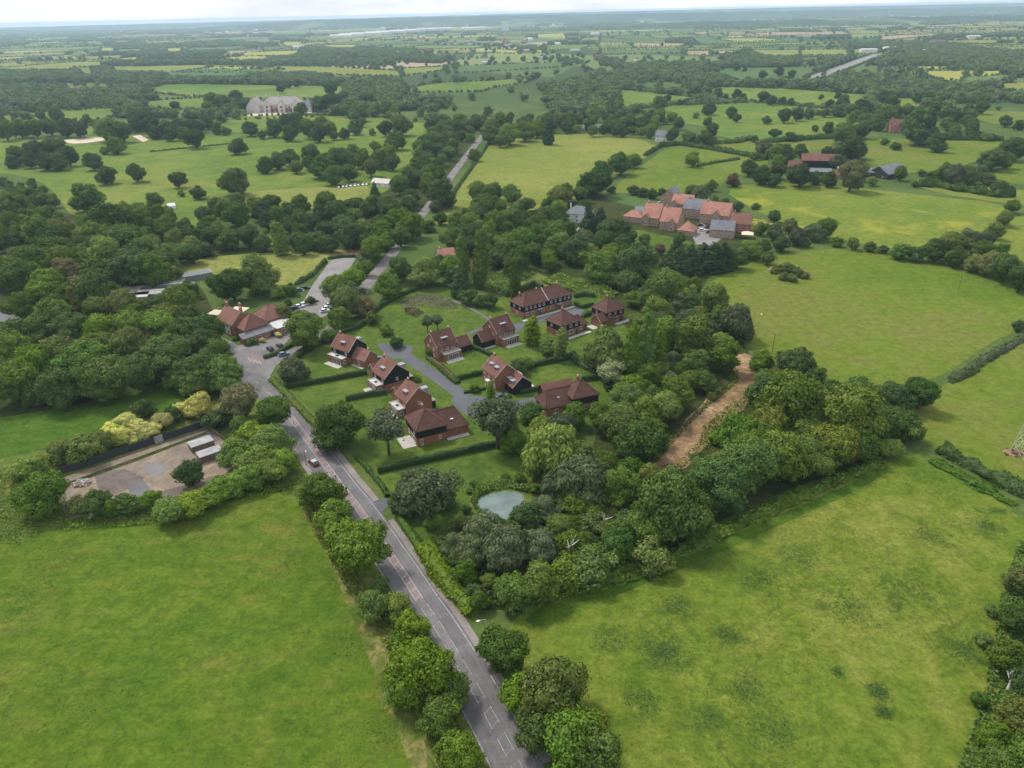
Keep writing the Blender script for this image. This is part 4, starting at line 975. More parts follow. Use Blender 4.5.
cottage('red tiled house with wide black gable, second along the estate road', (-43.0, 224.3), 36, 8.6, 9.4, (-2.8, .9, 7.4), 'black', None, (.4, 8.64, 6.4, 12.4))
cottage('red tiled house with plain brick gable, third along the estate road', (-33.6, 206.7), 33, 7.6, 9.0, (-2.6, .9, 7.6), 'brick', None, (.4, 7.64, 6.4, 11.4))
h = House('corner_hip_house', 'broad hip roofed house with black upper floor above the open hedged lawn', (-28.4, 188.5), 25, 'house')
b = (0, 0, 9.2, 10.4); two_tone(h, b); h.hip(b, 5.2, 40, 1, 'tile'); h.chimney(4.4, 6.6, h.rz - .4, 1.2)
w = (9.30, .9, 16.6, 10.6); h.wall(w, 0, 2.9, 'brick', 'wing_wall'); h.hip((2.5, .9, 16.6, 10.6), 2.9, 41, 0, 'tile', .4, .55); h.rooflight(12.2, 3.0, 4.9)
h.win('S', 1.0, .2, .8, 2.1); h.win('S', 6.8, .9, .8, 1.2); h.win('W', 2.0, .2, 3.6, 2.2, nm='patio_door', bars=3); h.win('W', 7, .9, 1.4, 1.3); h.win('W', 1.6, 3.5, 1.2, 1.1, -.05)
h.slab('terrace', (-4.2, .6, -.05, 7.5), 'pavestone'); h.slab('path', (9.4, -.9, 16.4, .8), 'pavestone')
# ---- public house by the junction
A = g(243, 345.5); Bp = g(217, 332); dg = math.degrees(math.atan2(Bp[1] - A[1], Bp[0] - A[0])) - 90
h = House('public_house', 'old red brick pub with white front and chimneys beside the road junction', A, dg, 'pub')
LL = math.hypot(Bp[0] - A[0], Bp[1] - A[1])
b = (1.5, LL - 11.5, 10.5, LL); h.wall(b, 0, 5.6, 'brickred'); h.gable(b, 5.6, 44, 1, 'tileold', 'brickred', .4); rz = h.rz
h.chimney(6, LL - .8, rz - .5, 1.8, 'brickred', 3, 1.0); h.chimney(6.6, LL - 11, rz - .5, 1.8, 'brickred', 3, 1.0); h.chimney(9.0, LL - 6, rz - 2, 3.2, 'brickred', 2, 1.0)
h.part('front_render', MB().box(1.40, LL - 9.5, .5, 1.49, LL - 2.0, 5.0), 'render')
for y in (1.0, 4.2, 7.4): h.win('W', LL - 9.6 + y, 3.4, 1.4, 1.4, 1.39); h.win('W', LL - 9.6 + y, 1.0, 1.4, 1.5, 1.39)
w = (3.0, 2.4, 13.5, LL - 11.55); h.wall(w, 0, 4.6, 'brickred', 'wing_wall'); h.hip(w, 4.6, 42, 1, 'tileold', .4)
w = (0.3, -.6, 14.0, 2.35); h.wall(w, 0, 2.7, 'brickred', 'lean_to_wall')
h.part('lean_to_roof', MB().prism([(-.9, 2.6), (2.38, 3.9), (2.38, 4.05), (-.9, 2.75)], 0, 0, 14.2), 'flatgrey')
for x in (1.2, 4.0, 6.8, 9.6): h.win('S', x, .9, 1.4, 1.3, -.6)
h.door('S', 12.2, at=-.6); h.win('W', 3.6, .9, 1.3, 1.3, 3.0)
h.flat((14.3, -2.2, 23.5, 6.5), 3.0, 'brickred', 'flat', .2, 'function_room'); h.win('S', 16, .9, 2.0, 1.4, -2.2, bars=2); h.door('S', 20, 1.4, 2.2, -2.2)
w = (14.2, 7.0, 27.0, 18.0); h.wall(w, 0, 3.8, 'brickred', 'hall_wall'); h.hip(w, 3.8, 38, 0, 'tileold', .4)
w = (13.8, 10, 19, 20); 
def parasol(x, y, r, label):
    o = empty('garden_canopy', (x, y, 0)); tag(o, label, 'canopy')
    m = MB(); n = 4; v = [(r * math.cos(math.pi / 2 * k + .5), r * math.sin(math.pi / 2 * k + .5), 2.6) for k in range(n)] + [(0, 0, 3.9)]
    v += [(a * .98, b_ * .98, c - .12) for a, b_, c in v]
    f = [(k, (k + 1) % n, 4) for k in range(n)] + [(5 + k, 9, 5 + (k + 1) % n) for k in range(n)] + [(k, 5 + k, 5 + (k + 1) % n, (k + 1) % n) for k in range(n)]
    m.add(v, f).build('canopy_cover', MT['cream'], o); MB().tube([(0, 0, 0), (0, 0, 3.75)], [.09, .07], 8).build('pole', MT['wood'], o)
    MB().tube([(0, 0, 0), (0, 0, .15)], [.5, .45], 10).build('base', MT['pavestone'], o)
parasol(*g(217, 318), 3.8, 'cream canopy at the far front corner of the brick pub')
parasol(*g(239, 315.5), 5.0, 'wide cream canopy behind the chimneys of the brick pub')
# ---- simple distant buildings
def block_house(name, label, c, deg, w, d, e, pitch, rmat, wmat, cat='house', group=None, hip=False, axis=0, chim=1, wins=3, cross=None, px=True):
    x, y = g(*c) if px else c
    h = House(name, label, (x, y), deg, cat, group); b = (-w / 2, -d / 2, w / 2, d / 2)
    h.wall(b, 0, e, wmat)
    if hip: h.hip(b, e, pitch, axis, rmat)
    else: h.gable(b, e, pitch, axis, rmat, wmat, barge=False)
    rz = h.rz
    for k in range(chim): h.chimney((-.5 + k) * (w * .7 if axis == 0 else 0), 0 if axis == 0 else (-.5 + k) * d * .7, rz - .4, 1.3, wmat)
    for k in range(wins):
        u = -w / 2 + w * (k + .5) / wins - .6
        h.win('S', u, .9, 1.2, 1.3, -d / 2)
        if e > 4: h.win('S', u, 3.4, 1.2, 1.2, -d / 2)
    for k in range(2):
        u = -d / 2 + d * (k + .5) / 2 - .6
        h.win('W', u, .9, 1.2, 1.3, -w / 2)
        if e > 4: h.win('W', u, 3.4, 1.2, 1.2, -w / 2)
    if cross:
        u, cw = cross; cb = (u - cw / 2, -d / 2 - 1.2, u + cw / 2, 0)
        h.wall((cb[0], cb[1], cb[2], -d / 2 - .01), 0, e - .05, wmat, 'bay_wall'); h.gable(cb, e - .05, pitch, 1, rmat, wmat, .3)
        h.win('S', u - .7, 3.2, 1.4, 1.6, cb[1], bars=2); h.win('S', u - .7, .8, 1.4, 1.4, cb[1])
    return h
RC = dict(cat='house')
q = -30
block_house('courtyard_house', 'small low house with orange hip roof at the near corner of the red roofed cluster', (634.5, 221), q, 12, 8, 3.4, 35, 'tilepink', 'brickpale', hip=True, chim=0)
block_house('courtyard_house', 'red roofed house with grey lean-to, beside the low hip roofed house', (653.5, 223.5), q, 10.5, 13, 5.2, 46, 'tilepink', 'brickpale', chim=1, cross=(-2.4, 4.0))
block_house('courtyard_house', 'red roofed house with two rooflights in the middle of the cluster front', (671.5, 228), q, 10.5, 13, 5.2, 46, 'tilepink', 'brickpale', chim=1, cross=(2.2, 4.2))
block_house('courtyard_house', 'low red hip roofed annexe beside the courtyard entrance', (687, 234), q, 9, 9, 3.0, 42, 'tilepink', 'brickpale', hip=True, chim=0)
block_house('courtyard_house', 'tall grey slate house with brick gable at the back of the red roofed cluster', (671, 205), q, 10, 13, 6.6, 44, 'slate', 'brickpale', axis=1, chim=1)
block_house('courtyard_house', 'orange roofed house with pale cross gable, next to the tall slate house', (683, 211), q, 13, 10, 5.6, 44, 'tilepink', 'brickpale', cross=(-4.2, 4.6))
block_house('courtyard_house', 'pale brick house with grey slate roof between two orange roofs', (697, 217), q, 15, 11, 6.0, 42, 'slate', 'brickpale', wins=4)
block_house('courtyard_house', 'large orange roofed house with cross gable at the courtyard corner', (716, 222), q, 17, 12, 5.8, 45, 'tilepink', 'brickpale', cross=(1.5, 5.2))
block_house('courtyard_house', 'slate roofed house with blank yellow brick gable above dark trees', (722, 236), q + 8, 13, 9, 4.6, 42, 'slate', 'brickpale', chim=0)
block_house('courtyard_house', 'end house of weathered red brick and tile, beside the white tent', (740, 231), q + 10, 11, 10, 5.4, 44, 'tileold', 'brickred')
x, y = g(648, 216); h = House('slate_outbuilding', 'long low grey roofed outbuilding behind the red roofed fronts', (x, y), q, 'outbuilding'); b = (-8, -4, 10, 4); h.wall(b, 0, 2.6, 'brickpale'); h.gable(b, 2.6, 34, 0, 'slate', 'brickpale', barge=False)
parasol(*g(747, 238), 4.5, 'white garden tent at the end of the red roofed cluster')
F('car_park', 'carpark', 0.05, [(690, 232), (700, 222), (714, 230), (722, 238), (712, 246), (696, 244)], 0)
F('verge', 'lawn', 0.045, [(600, 230), (640, 230), (700, 244), (690, 256), (640, 252), (600, 244)], 0)
F('path', 'gravel', 0.05, [(582, 224), (594, 232), (604, 244), (588, 240), (576, 230)], 0)
block_house('white_house', 'white rendered house half hidden behind trees left of the red roofed cluster', (579, 221), -20, 15, 11, 5.4, 34, 'slate', 'render', hip=True, chim=1)
block_house('lane_house', 'small pinkish tiled house hidden behind the tall poplars', (446, 259), 20, 9, 7, 2.8, 38, 'tilepink', 'brickpale', chim=1)
block_house('roadside_house', 'white and red house where two field hedges meet beyond the meadow', (664, 141), -12, 17, 11, 5.0, 40, 'slate', 'render', chim=1, cross=(3.5, 5))
block_house('barn', 'open long house with dark roof among trees beyond the meadow', (593, 131), -8, 22, 9, 3.2, 36, 'slate', 'brickpale', chim=0, cat='barn')
block_house('villa', 'white house gable showing between trees beyond the meadow', (565, 128), 10, 9, 9, 5.4, 42, 'slate', 'render', chim=1)
block_house('farmhouse', 'old orange brick farmhouse tucked behind a large round tree', (896, 132), -8, 15, 12, 6.0, 46, 'tilered', 'brickred', chim=2, cross=(-4, 5))
block_house('barn', 'big barn with bright orange roof and black walls in the farmyard', (819, 166), -14, 29, 13, 5.2, 32, 'tilered', 'black', chim=0, wins=0, cat='barn')
block_house('barn', 'low grey roofed shed against the orange barn', (816, 175), -14, 20, 9, 3.2, 20, 'slate', 'dwall', chim=0, wins=2, cat='shed')
block_house('barn', 'small orange roofed shed at the west end of the farmyard', (794, 169), -14, 10, 8, 3.0, 38, 'tilered', 'brickred', chim=0, wins=2, cat='shed')
block_house('barn', 'long grey sheeted barn behind the pale round farmyard tree', (868, 176), -14, 26, 10, 3.4, 24, 'slate', 'dwall', chim=0, wins=0, cat='barn')
block_house('barn', 'large tilted grey barn at the east end of the farmyard', (887, 176), 32, 24, 16, 3.6, 30, 'slate', 'dwall', chim=0, wins=0, cat='barn', axis=0)
block_house('barn', 'short pale sheeted shed between the orange barn and grey barns', (845, 173), -14, 12, 8, 3.2, 18, 'metalroof', 'dwall', chim=0, wins=0, cat='shed')
block_house('barn', 'small brick shed with orange roof below the orange barn', (835, 178), -14, 10, 6, 2.6, 34, 'tilered', 'brickred', chim=0, wins=2, cat='shed')
block_house('pavilion', 'grey roofed cricket pavilion at the edge of the pale sports field', (383, 186), -25, 15, 8, 3.0, 30, 'stone', 'render', chim=0, cat='pavilion')
# manor
x, y = g(283, 111.5); h = House('manor_house', 'large grey stone manor with arched porches standing in parkland', (x, y), -4, 'manor')
b = (-26, -10, 30, 10); h.wall(b, 0, 10, 'stone'); h.hip(b, 10, 42, 0, 'stoneroof', .5)
w = (-44, -15, -26.1, 7); h.wall(w, 0, 8.5, 'stone', 'wing_wall'); h.gable(w, 8.5, 48, 1, 'stoneroof', 'stone', .3)
w = (30.1, -11, 44, 9); h.wall(w, 0, 7.4, 'stone', 'wing_wall'); h.hip(w, 7.4, 42, 0, 'slate')
for u in (-17, 3, 22):
    w = (u - 5, -12.5, u + 5, -10.02); h.wall(w, 0, 10, 'stone', 'bay_wall'); h.gable((u - 5, -12.5, u + 5, 0), 10, 48, 1, 'stoneroof', 'stone', .3)
    for z in (1.2, 5.6): h.win('S', u - 1.6, z, 3.2, 2.8, -12.5, bars=2)
for k in range(9): h.win('S', -24 + 6.0 * k, 5.2, 2.0, 2.4, -10); h.win('S', -24 + 6.0 * k, 1.0, 2.0, 2.8, -10)
for x_ in (-11.5, 8.5): h.part('porch', MB().box(x_, -14, 4.4, x_ + 8, -10.1, 5.2).box(x_, -14, 0, x_ + .8, -10.1, 4.4).box(x_ + 7.2, -14, 0, x_ + 8, -10.1, 4.4), 'brickred')
for x_ in (-20, -4, 12, 26): h.chimney(x_, 1, h.rz + 6, 2.2, 'stone', 2, 1.4)
x, y = g(318, 111); h = House('stable_block', 'low stone stable range at the right end of the manor', (x, y), -4, 'stable'); b = (-10, -5, 12, 5); h.wall(b, 0, 5, 'stone'); h.hip(b, 5, 34, 0, 'slate'); h.door('S', -2, 2, 3, -5)
# grey roofed school-like group in the wood
def lowb(label, c, deg, w, d, hgt, rm):
    x, y = g(*c); h = House('low_roof_building', label, (x, y), deg, 'low building'); h.flat((-w / 2, -d / 2, w / 2, d / 2), hgt * .85, 'flatgrey', rm, .15, 'wall')
    for k in range(3): h.win('S', -w / 2 + w * (k + .5) / 3 - .7, .9, 1.5, 1.3, -d / 2)
lowb('long grey felt roofed range beside the brown sandy yard in the wood', (156, 288), 8, 26, 8, 3.0, 'flatgrey')
lowb('grey roofed range running towards the pub meadow', (180, 281), 32, 30, 7, 3.0, 'flatgrey')
lowb('pale roofed low building in the wood, nearest the grey felt range', (148, 297), 8, 14, 7, 2.8, 'metalroof')
lowb('white roofed block in the wood clearing next to the young light green tree', (135, 300), 12, 13, 8, 2.8, 'flat')
lowb('small pale hut deepest among the trees below the grey roofs', (139, 306.5), 12, 8, 6, 2.4, 'flat')
lowb('dark felt roofed low block at the wood side of the white roofed block', (127, 295.5), 12, 12, 7, 2.8, 'flatgrey')
F('yard', 'dirt', 0.05, [(150, 279), (160, 275), (172, 278), (180, 283), (168, 286), (152, 286)], 0)
F('yard', 'carpark', 0.045, [(120, 300), (150, 290), (190, 276), (196, 284), (160, 300), (136, 312)], 0)
# far houses seen as specks
sp = [((62, 90), 'far red roofed house in the woods, biggest of its row'), ((80, 91), 'far red roofed house at the right end of the wood row'), ((22, 98), 'far red roofed house at the left edge of the wood row'), ((36, 95), 'far red roofed house second from the left in the wood row'), ((50, 92), 'far red roofed house in the middle of the wood row'), ((70, 94), 'far red roofed house standing below the wood row')]
for c, lb in sp: block_house('far_house', lb, c, rnd.uniform(-30, 30), 15, 9, 5, 42, 'tileold', 'brickred', group='far houses in the west woods', chim=0, wins=0)
def shed(c, w, d, hgt, deg, label, group, wm='render', name='warehouse', cat='warehouse'):
    x, y = g(*c); h = House(name, label, (x, y), deg, cat, group); b = (-w / 2, -d / 2, w / 2, d / 2); h.wall(b, 0, hgt, wm); h.gable(b, hgt, 8, 0, 'flat', wm, barge=False)
for c, w in (((352, 36.5), 150), ((366, 35.5), 190), ((378, 34.5), 170), ((391, 33.6), 200), ((404, 32.6), 180), ((416, 31.6), 150), ((428, 31), 130), ((436, 30.5), 120), ((446, 30), 90), ((342, 38), 130), ((468, 30), 90), ((480, 29.5), 90)):
    shed(c, w, 70, 14, rnd.uniform(-6, 6), 'long white shed in the far town below the wooded ridge', 'white sheds of the far town')
x, y = g(505.5, 31); h = House('tower_block', 'single pale tower block rising from the far town', (x, y), 0, 'tower'); h.wall((-24, -15, 24, 15), 0, 58, 'render'); h.part('roof', MB().box(-15, -10, 58, 15, 10, 64), 'flat')
for c, w in (((931, 53), 60), ((939, 54), 40), ((918, 55), 40), ((1000, 61), 60), ((1020, 60), 50), ((973, 38), 40), ((868, 52), 40), ((893, 50), 50)):
    shed(c, w, 26, 7, rnd.uniform(-15, 15), 'pale far shed along the motorway', 'pale sheds beyond the motorway')
for c, w in (((897, 85.5), 16), ((925, 87.5), 14), ((960, 90), 16), ((488, 64), 30), ((575, 51), 30), ((846, 27), 40)):
    shed(c, w, 12, 5, rnd.uniform(-15, 15), 'small pale far farm shed among hedges', 'small far farm sheds')
x, y = g(82, 137.4); h = House('horse_box', 'white horse lorry parked on the pale sand riding arena', (x, y), 5, 'lorry')
h.part('body', MB().box(-3.6, -1.25, .6, 3.6, 1.25, 3.4), 'white'); h.part('cab', MB().prism([(3.62, .5), (5.3, .5), (5.3, 1.5), (4.7, 2.6), (3.62, 2.6)], 1, -1.2, 1.2), 'white')
for xx in (-2.4, 4.2):
    for yy in (-1.2, 1.0): h.part('wheel', MB().tube([(xx, yy, .5), (xx, yy + .25, .5)], [.5, .5], 12), 'tyre')
x, y = g(172, 208.5); h = House('white_tent', 'small white tent at the park edge above the wood', (x, y), 20, 'tent')
h.part('tent_cover', MB().prism([(-2.2, 0), (2.2, 0), (2.2, 2.2), (0, 3.8), (-2.2, 2.2)], 0, -2.6, 2.6), 'white'); h.part('door_flap', MB().box(-2.66, -.8, 0, -2.61, .8, 2.1), 'cream')
# ------------------------------------------------------------------ hedges
def hd(label, pts, w, h, mat='hedge', name='hedge', cat='hedge', **kw):
    return tag(hedge(name, pts, w, h, FO[mat], seed=len(label) + int(pts[0][0]), **kw), label, cat)
hd('long clipped dark hedge between the open lawn and the pond garden', [(378, 473), (400, 468), (440, 459), (497, 446)], 1.3, 2.1)
hd('clipped hedge between the two gardens of the corner house and second house', [(284, 389), (320, 383), (367, 374)], 1.2, 2.0)
hd('clipped hedge between second and third cottage gardens', [(346, 401), (366, 397), (386, 394)], 1.2, 2.0)
hd('short clipped hedge below the third cottage terrace', [(362, 426), (372, 424), (380, 422)], 1.2, 1.8)
hd('thick trimmed hedge between branch lane and the corner house', [(288, 366), (302, 354), (322, 343), (340, 334), (356, 329), (366, 322)], 2.4, 2.0)
hd('trimmed hedge curving between lane and round green', [(368, 318), (381, 307), (395, 299), (408, 293), (420, 289)], 1.6, 1.8)
hd('trimmed hedge along the inside of the lane bend', [(420, 288.5), (434, 286), (448, 287), (456, 292)], 1.6, 1.8)
hd('tall clipped hedge behind the long terrace', [(506, 297), (520, 292), (535, 286.5), (542, 290)], 1.8, 3.0)
hd('clipped hedge at the right end of the long terrace', [(574, 297.5), (584, 296), (594, 297)], 1.8, 2.2)
hd('hedge round the small square lawn by the terrace end', [(575, 304), (582, 308.5), (593, 305.5)], 1.2, 1.5)
hd('short clipped hedge block beside the pyramid house drive', [(583, 318), (591, 314)], 1.6, 1.6)
hd('clipped hedge behind the dormered house garden', [(524, 369), (545, 364), (566, 360), (574, 356)], 1.4, 2.0)
hd('clipped hedge separating dormered house and hip roofed house', [(521, 394), (534, 391), (547, 387.5)], 1.2, 1.6)
hd('clipped hedge at the back of the hip roofed house lawn', [(581, 382), (590, 380), (598, 379)], 1.3, 2.0)
hd('clipped hedge below the gabled house garden', [(458, 380), (470, 377), (482, 374.5)], 1.2, 1.8)
hd('clipped hedge between the two gabled houses', [(472, 348), (482, 352), (492, 357)], 1.2, 1.7)
hd('low hedge along the dormered house front garden', [(464, 393.5), (475, 391.5), (487, 389)], 1.0, 0.9)
hd('low hedge beside the parked car drive', [(494, 402), (504, 400), (511, 397.5)], 1.0, 1.0)
hd('loose shrub border along the estate road by the brick wall', [(428, 358), (438, 366), (448, 375), (458, 384)], 2.2, 1.4, 'dark', 'shrub_border', 'shrub border', flat=False, lump=.25, leaf=.22, dens=8)
hd('shrub border between hip house lawn and woodland', [(572, 357), (585, 368), (596, 372), (606, 378), (610, 392)], 3.0, 1.8, 'dark', 'shrub_border', 'shrub border', flat=False, lump=.3, leaf=.24, dens=8)
hd('roadside hedge from the big dark tree to the junction', [(272, 380), (284, 392), (300, 409), (318, 428), (332, 442)], 2.2, 1.2, 'olive', flat=False, lump=.25, leaf=.2)
hd('low shrubs along the open lawn beside the road', [(356, 458), (366, 468), (374, 477), (384, 489), (388, 497)], 1.2, 1.2, 'dark', flat=False, lump=.45, leaf=.2)
hd('trimmed roadside hedge below the access stub', [(396, 512), (404, 525), (414, 540), (424, 556), (436, 572)], 1.8, 1.5, 'mid', flat=False, lump=.2, leaf=.2)
hd('wild roadside hedge above the lamp post', [(424, 548), (440, 575), (452, 592), (466, 606), (476, 614)], 4.0, 2.4, 'mid', flat=False, lump=.35, leaf=.28, dens=8)
hd('trimmed hedge at the pub forecourt edge', [(264, 359), (276, 355), (288, 348), (296, 343)], 1.3, 1.3)
hd('clipped hedge across the top of the car park', [(328, 259.5), (342, 257.5), (355, 257)], 1.6, 1.6)
hd('ragged hedge between car park and mown meadow', [(296, 285), (304, 281), (312, 276), (320, 268), (326, 262)], 1.8, 1.8, 'dark', flat=False, lump=.3, leaf=.24)
hd('lane hedge beside the car park trees', [(330, 324), (342, 311), (350, 302), (357, 293)], 1.6, 1.5, flat=False, lump=.2)
hd('long straight hedge beside the lane at the hay field', [(452, 196), (466, 176), (479, 158), (489, 143)], 2.0, 1.6, 'dark', flat=False, lump=.15, leaf=.35, dens=5)
hd('hedge along the top of the second hay field', [(660, 147), (680, 145), (712, 150), (745, 156), (767, 160)], 3.5, 3.0, 'dark', flat=False, lump=.4, leaf=.5, dens=3)
hd('short hedge running from lone bush in the second pasture', [(697, 167), (715, 163), (739, 159.5)], 2.5, 1.6, 'dark', flat=False, lump=.3, leaf=.45, dens=3)
hd('hedge joining the white roadside house to the tree line', [(645, 156), (655, 150), (664, 145)], 3.0, 2.5, 'dark', flat=False, lump=.4, leaf=.45, dens=3)
hd('dark hedge along the lower edge of the barn pasture', [(918, 186), (938, 187), (958, 191), (975, 193), (995, 197), (1012, 196)], 5.0, 4.0, 'dark', flat=False, lump=.45, leaf=.5, dens=3)
hd('hedge with pale tops between the two right pastures', [(952, 380), (966, 372), (978, 364), (994, 355), (1010, 346), (1024, 338)], 3.2, 1.5, 'grey', flat=False, lump=.4, leaf=.3, dens=6)
hd('dark ditch growth beside the pale topped hedge', [(950, 383), (964, 377), (976, 370)], 2.0, .9, 'dark', flat=False, lump=.4, leaf=.3, dens=6)
hd('dark hedge running off the right side below the lattice mast', [(940, 452), (958, 462), (976, 471), (996, 482), (1018, 493), (1040, 504)], 3.2, 2.6, 'dark', flat=False, lump=.45, leaf=.3, dens=6)
hd('strip of rough growth in front of the dark right hedge', [(934, 460), (950, 470), (970, 481), (990, 492), (1015, 506)], 2.6, .5, 'mid', flat=False, lump=.9, leaf=.25, dens=8)
hd('rough growth at the foot of the oak row along the right meadow', [(520, 606), (560, 596), (600, 584), (640, 570), (690, 547), (740, 524), (790, 500), (840, 480), (880, 462)], 3.2, 1.0, 'mid', 'undergrowth', 'undergrowth', flat=False, lump=.7, leaf=.3, dens=9)
hd('yellow green hedge end beside the red roofed cluster', [(752, 224), (764, 227), (776, 231)], 4, 3, 'gold', flat=False, lump=.2, leaf=.4, dens=5)
hd('dark garden hedge behind the orange and slate roofs', [(728, 212), (738, 214), (750, 219)], 2, 1.8, 'dark', flat=False, lump=.2, leaf=.4, dens=5)
hd('hedge along the far side of the manor lawn', [(206, 101), (228, 102), (256, 103)], 4, 3, 'dark', flat=False, lump=.3, leaf=.6, dens=2)
hd('trimmed hedge beyond the farmhouse pasture', [(945, 139.5), (965, 140), (985, 140.5), (1003, 141)], 8, 5, 'dark', flat=False, lump=.3, leaf=.6, dens=2)
hd('dark clipped hedge left of the barn pasture', [(768, 143), (790, 141), (812, 139), (834, 138)], 5, 3.5, 'dark', flat=False, lump=.3, leaf=.6, dens=2)
hd('thin hedge crossing the far park field', [(150, 152), (200, 147), (240, 143)], 1.5, 1.0, 'dark', flat=False, lump=.4, leaf=.4, dens=2)
for i, pts in enumerate([[(620, 111), (668, 105), (719, 103), (745, 102)], [(617, 88), (664, 93), (690, 97), (716, 99)], [(760, 102), (790, 105), (815, 107), (860, 110)], [(700, 145), (735, 143), (755, 139)], [(800, 88), (830, 91), (857, 94)], [(800, 116), (825, 115), (845, 117)]]):
    hd(['far field hedge nearest the copse road', 'far field hedge below the dark wood strip', 'far field hedge with four round trees', 'far hedge above the flower pasture', 'far hedge on the left of the long copse', 'far hedge beneath the round hedgerow trees'][i], pts, 6, 4, 'far', flat=False, lump=.5, leaf=.8, dens=1.2)
# reeds, rough grass, planting as uncountable growth
def stuff_bed(name, pts, n, leaf, hgt, mat, seed, lump=2.0):
    rs = np.random.RandomState(seed); P = [g(*p) for p in pts]; A = np.array(P); lo, hi = A.min(0), A.max(0); q = []
    while len(q) < n:
        x, y = rs.uniform(lo[0], hi[0]), rs.uniform(lo[1], hi[1])
        if inside(x, y, P): q.append((x, y, hgt * rs.uniform(0.05, 1.0) * (0.55 + 0.45 * math.sin(x / lump) * math.sin(y / lump + 1))))
    q = np.array(q); Nn = rs.normal(size=(n, 3)) * .6 + np.array([0, 0, .7]); Nn /= np.linalg.norm(Nn, axis=1, keepdims=True)
    me = quads_mesh(name, q, Nn, leaf * rs.uniform(.5, 1.3, n), rs.uniform(0, 1, n), FO[mat], None, rs)
    return tag(link(name, me), kind='stuff')
stuff_bed('reeds', [(470, 502), (476, 488), (490, 483), (510, 482), (528, 487), (527, 493), (510, 489), (492, 491), (479, 497), (477, 505)], 4200, .26, 1.5, 'reed', 1)
stuff_bed('reeds', [(472, 504), (477, 505), (486, 514), (497, 517), (507, 521), (514, 516), (524, 512), (529, 503), (532, 506), (526, 516), (512, 524), (494, 524), (478, 516)], 3000, .24, 1.0, 'reed', 21)
stuff_bed('garden_planting', [(400, 303), (416, 294), (436, 294), (456, 303), (458, 309), (440, 309), (420, 306), (404, 310)], 3000, .25, .8, 'pale', 2)
stuff_bed('garden_planting', [(404, 308), (418, 308), (424, 313), (416, 318), (406, 314)], 700, .25, .7, 'purple', 3)
stuff_bed('reeds', [(540, 282), (560, 276), (590, 282), (618, 294), (610, 300), (580, 294), (556, 288)], 5200, .5, 2.4, 'reed', 4, 3)
stuff_bed('undergrowth', [(60, 522), (150, 512), (240, 486), (300, 478), (292, 490), (240, 500), (150, 525), (60, 532)], 3500, .3, .9, 'mid', 5)
stuff_bed('undergrowth', [(310, 500), (340, 560), (380, 605), (420, 650), (452, 710), (480, 768), (440, 775), (410, 690), (375, 630), (335, 570), (300, 505)], 7000, .28, 1.1, 'olive', 6)
stuff_bed('undergrowth', [(950, 790), (985, 690), (1000, 600), (1020, 540), (1060, 560), (1060, 800)], 9000, .32, 1.2, 'mid', 7)
stuff_bed('undergrowth', [(480, 560), (540, 520), (600, 500), (650, 475), (660, 500), (640, 560), (560, 590), (500, 608), (440, 590)], 9000, .4, 1.6, 'mid', 8, 3)
stuff_bed('undergrowth', [(0, 470), (60, 455), (70, 520), (20, 545), (-40, 545), (-60, 490)], 9000, .22, .7, 'mid', 9, 3)
stuff_bed('undergrowth', [(858, 455), (890, 440), (915, 430), (905, 448), (880, 462)], 1800, .35, 1.2, 'mid', 10)
stuff_bed('undergrowth', [(486, 284), (500, 272), (520, 268), (536, 274), (520, 282), (500, 294)], 2500, .45, 1.6, 'light', 11, 3)
def weeds(name, spots, poly, n, leaf, hgt, mat, seed):
    rs = np.random.RandomState(seed); q = []; P = [g(*p) for p in poly]; A = np.array(P); lo, hi = A.min(0), A.max(0)
    for px, py, w, k in spots:
        x, y, s = gd(px, py); r = w * s * .5
        c = rs.normal(size=(k, 2)) * r * .55 + [x, y]; c += rs.normal(size=(k, 2)) * .25
        q += [(a, b, hgt * rs.uniform(.05, 1)) for a, b in c] + [(a + e, b + f_, hgt * .7 * rs.uniform(.05, 1)) for (a, b), e, f_ in zip(np.repeat(c, 2, 0), rs.normal(size=2 * k) * .5, rs.normal(size=2 * k) * .5)]
    while len(q) < n + 3 * sum(s[3] for s in spots):
        x, y = rs.uniform(lo[0], hi[0]), rs.uniform(lo[1], hi[1])
        if inside(x, y, P) and vn_(x / 14, y / 14) > .45:
            for _ in range(rs.randint(2, 9)): q.append((x + rs.normal() * .35, y + rs.normal() * .35, hgt * .6 * rs.uniform(.05, 1)))
    q = np.array(q); n = len(q); Nn = rs.normal(size=(n, 3)) * .45 + np.array([0, 0, .8]); Nn /= np.linalg.norm(Nn, axis=1, keepdims=True)
    me = quads_mesh(name, q, Nn, leaf * rs.uniform(.5, 1.3, n), rs.uniform(0, 1, n), FO[mat], None, rs); return tag(link(name, me), kind='stuff')
def vn_(x, y): return .5 + .25 * math.sin(x * 1.3 + math.sin(y * .7) * 2) + .25 * math.sin(y * 1.1 + math.sin(x * .9) * 2.3)
weeds('tall_weeds', [(663, 652, 44, 900), (678, 607, 34, 500), (727, 636, 28, 420), (757, 578, 40, 600), (800, 556, 40, 400), (878, 692, 16, 420), (884, 712, 14, 260), (838, 672, 12, 160), (748, 692, 40, 380), (700, 562, 34, 400), (930, 536, 36, 400), (988, 526, 20, 320), (770, 730, 50, 420), (640, 700, 40, 360), (850, 610, 50, 420), (905, 590, 40, 300), (610, 640, 36, 300), (960, 650, 40, 400), (710, 720, 30, 260)],
      [(530, 640), (600, 600), (700, 560), (800, 512), (890, 474), (935, 470), (1010, 530), (1000, 600), (960, 768), (620, 768)], 12000, .12, .24, 'dark', 51)
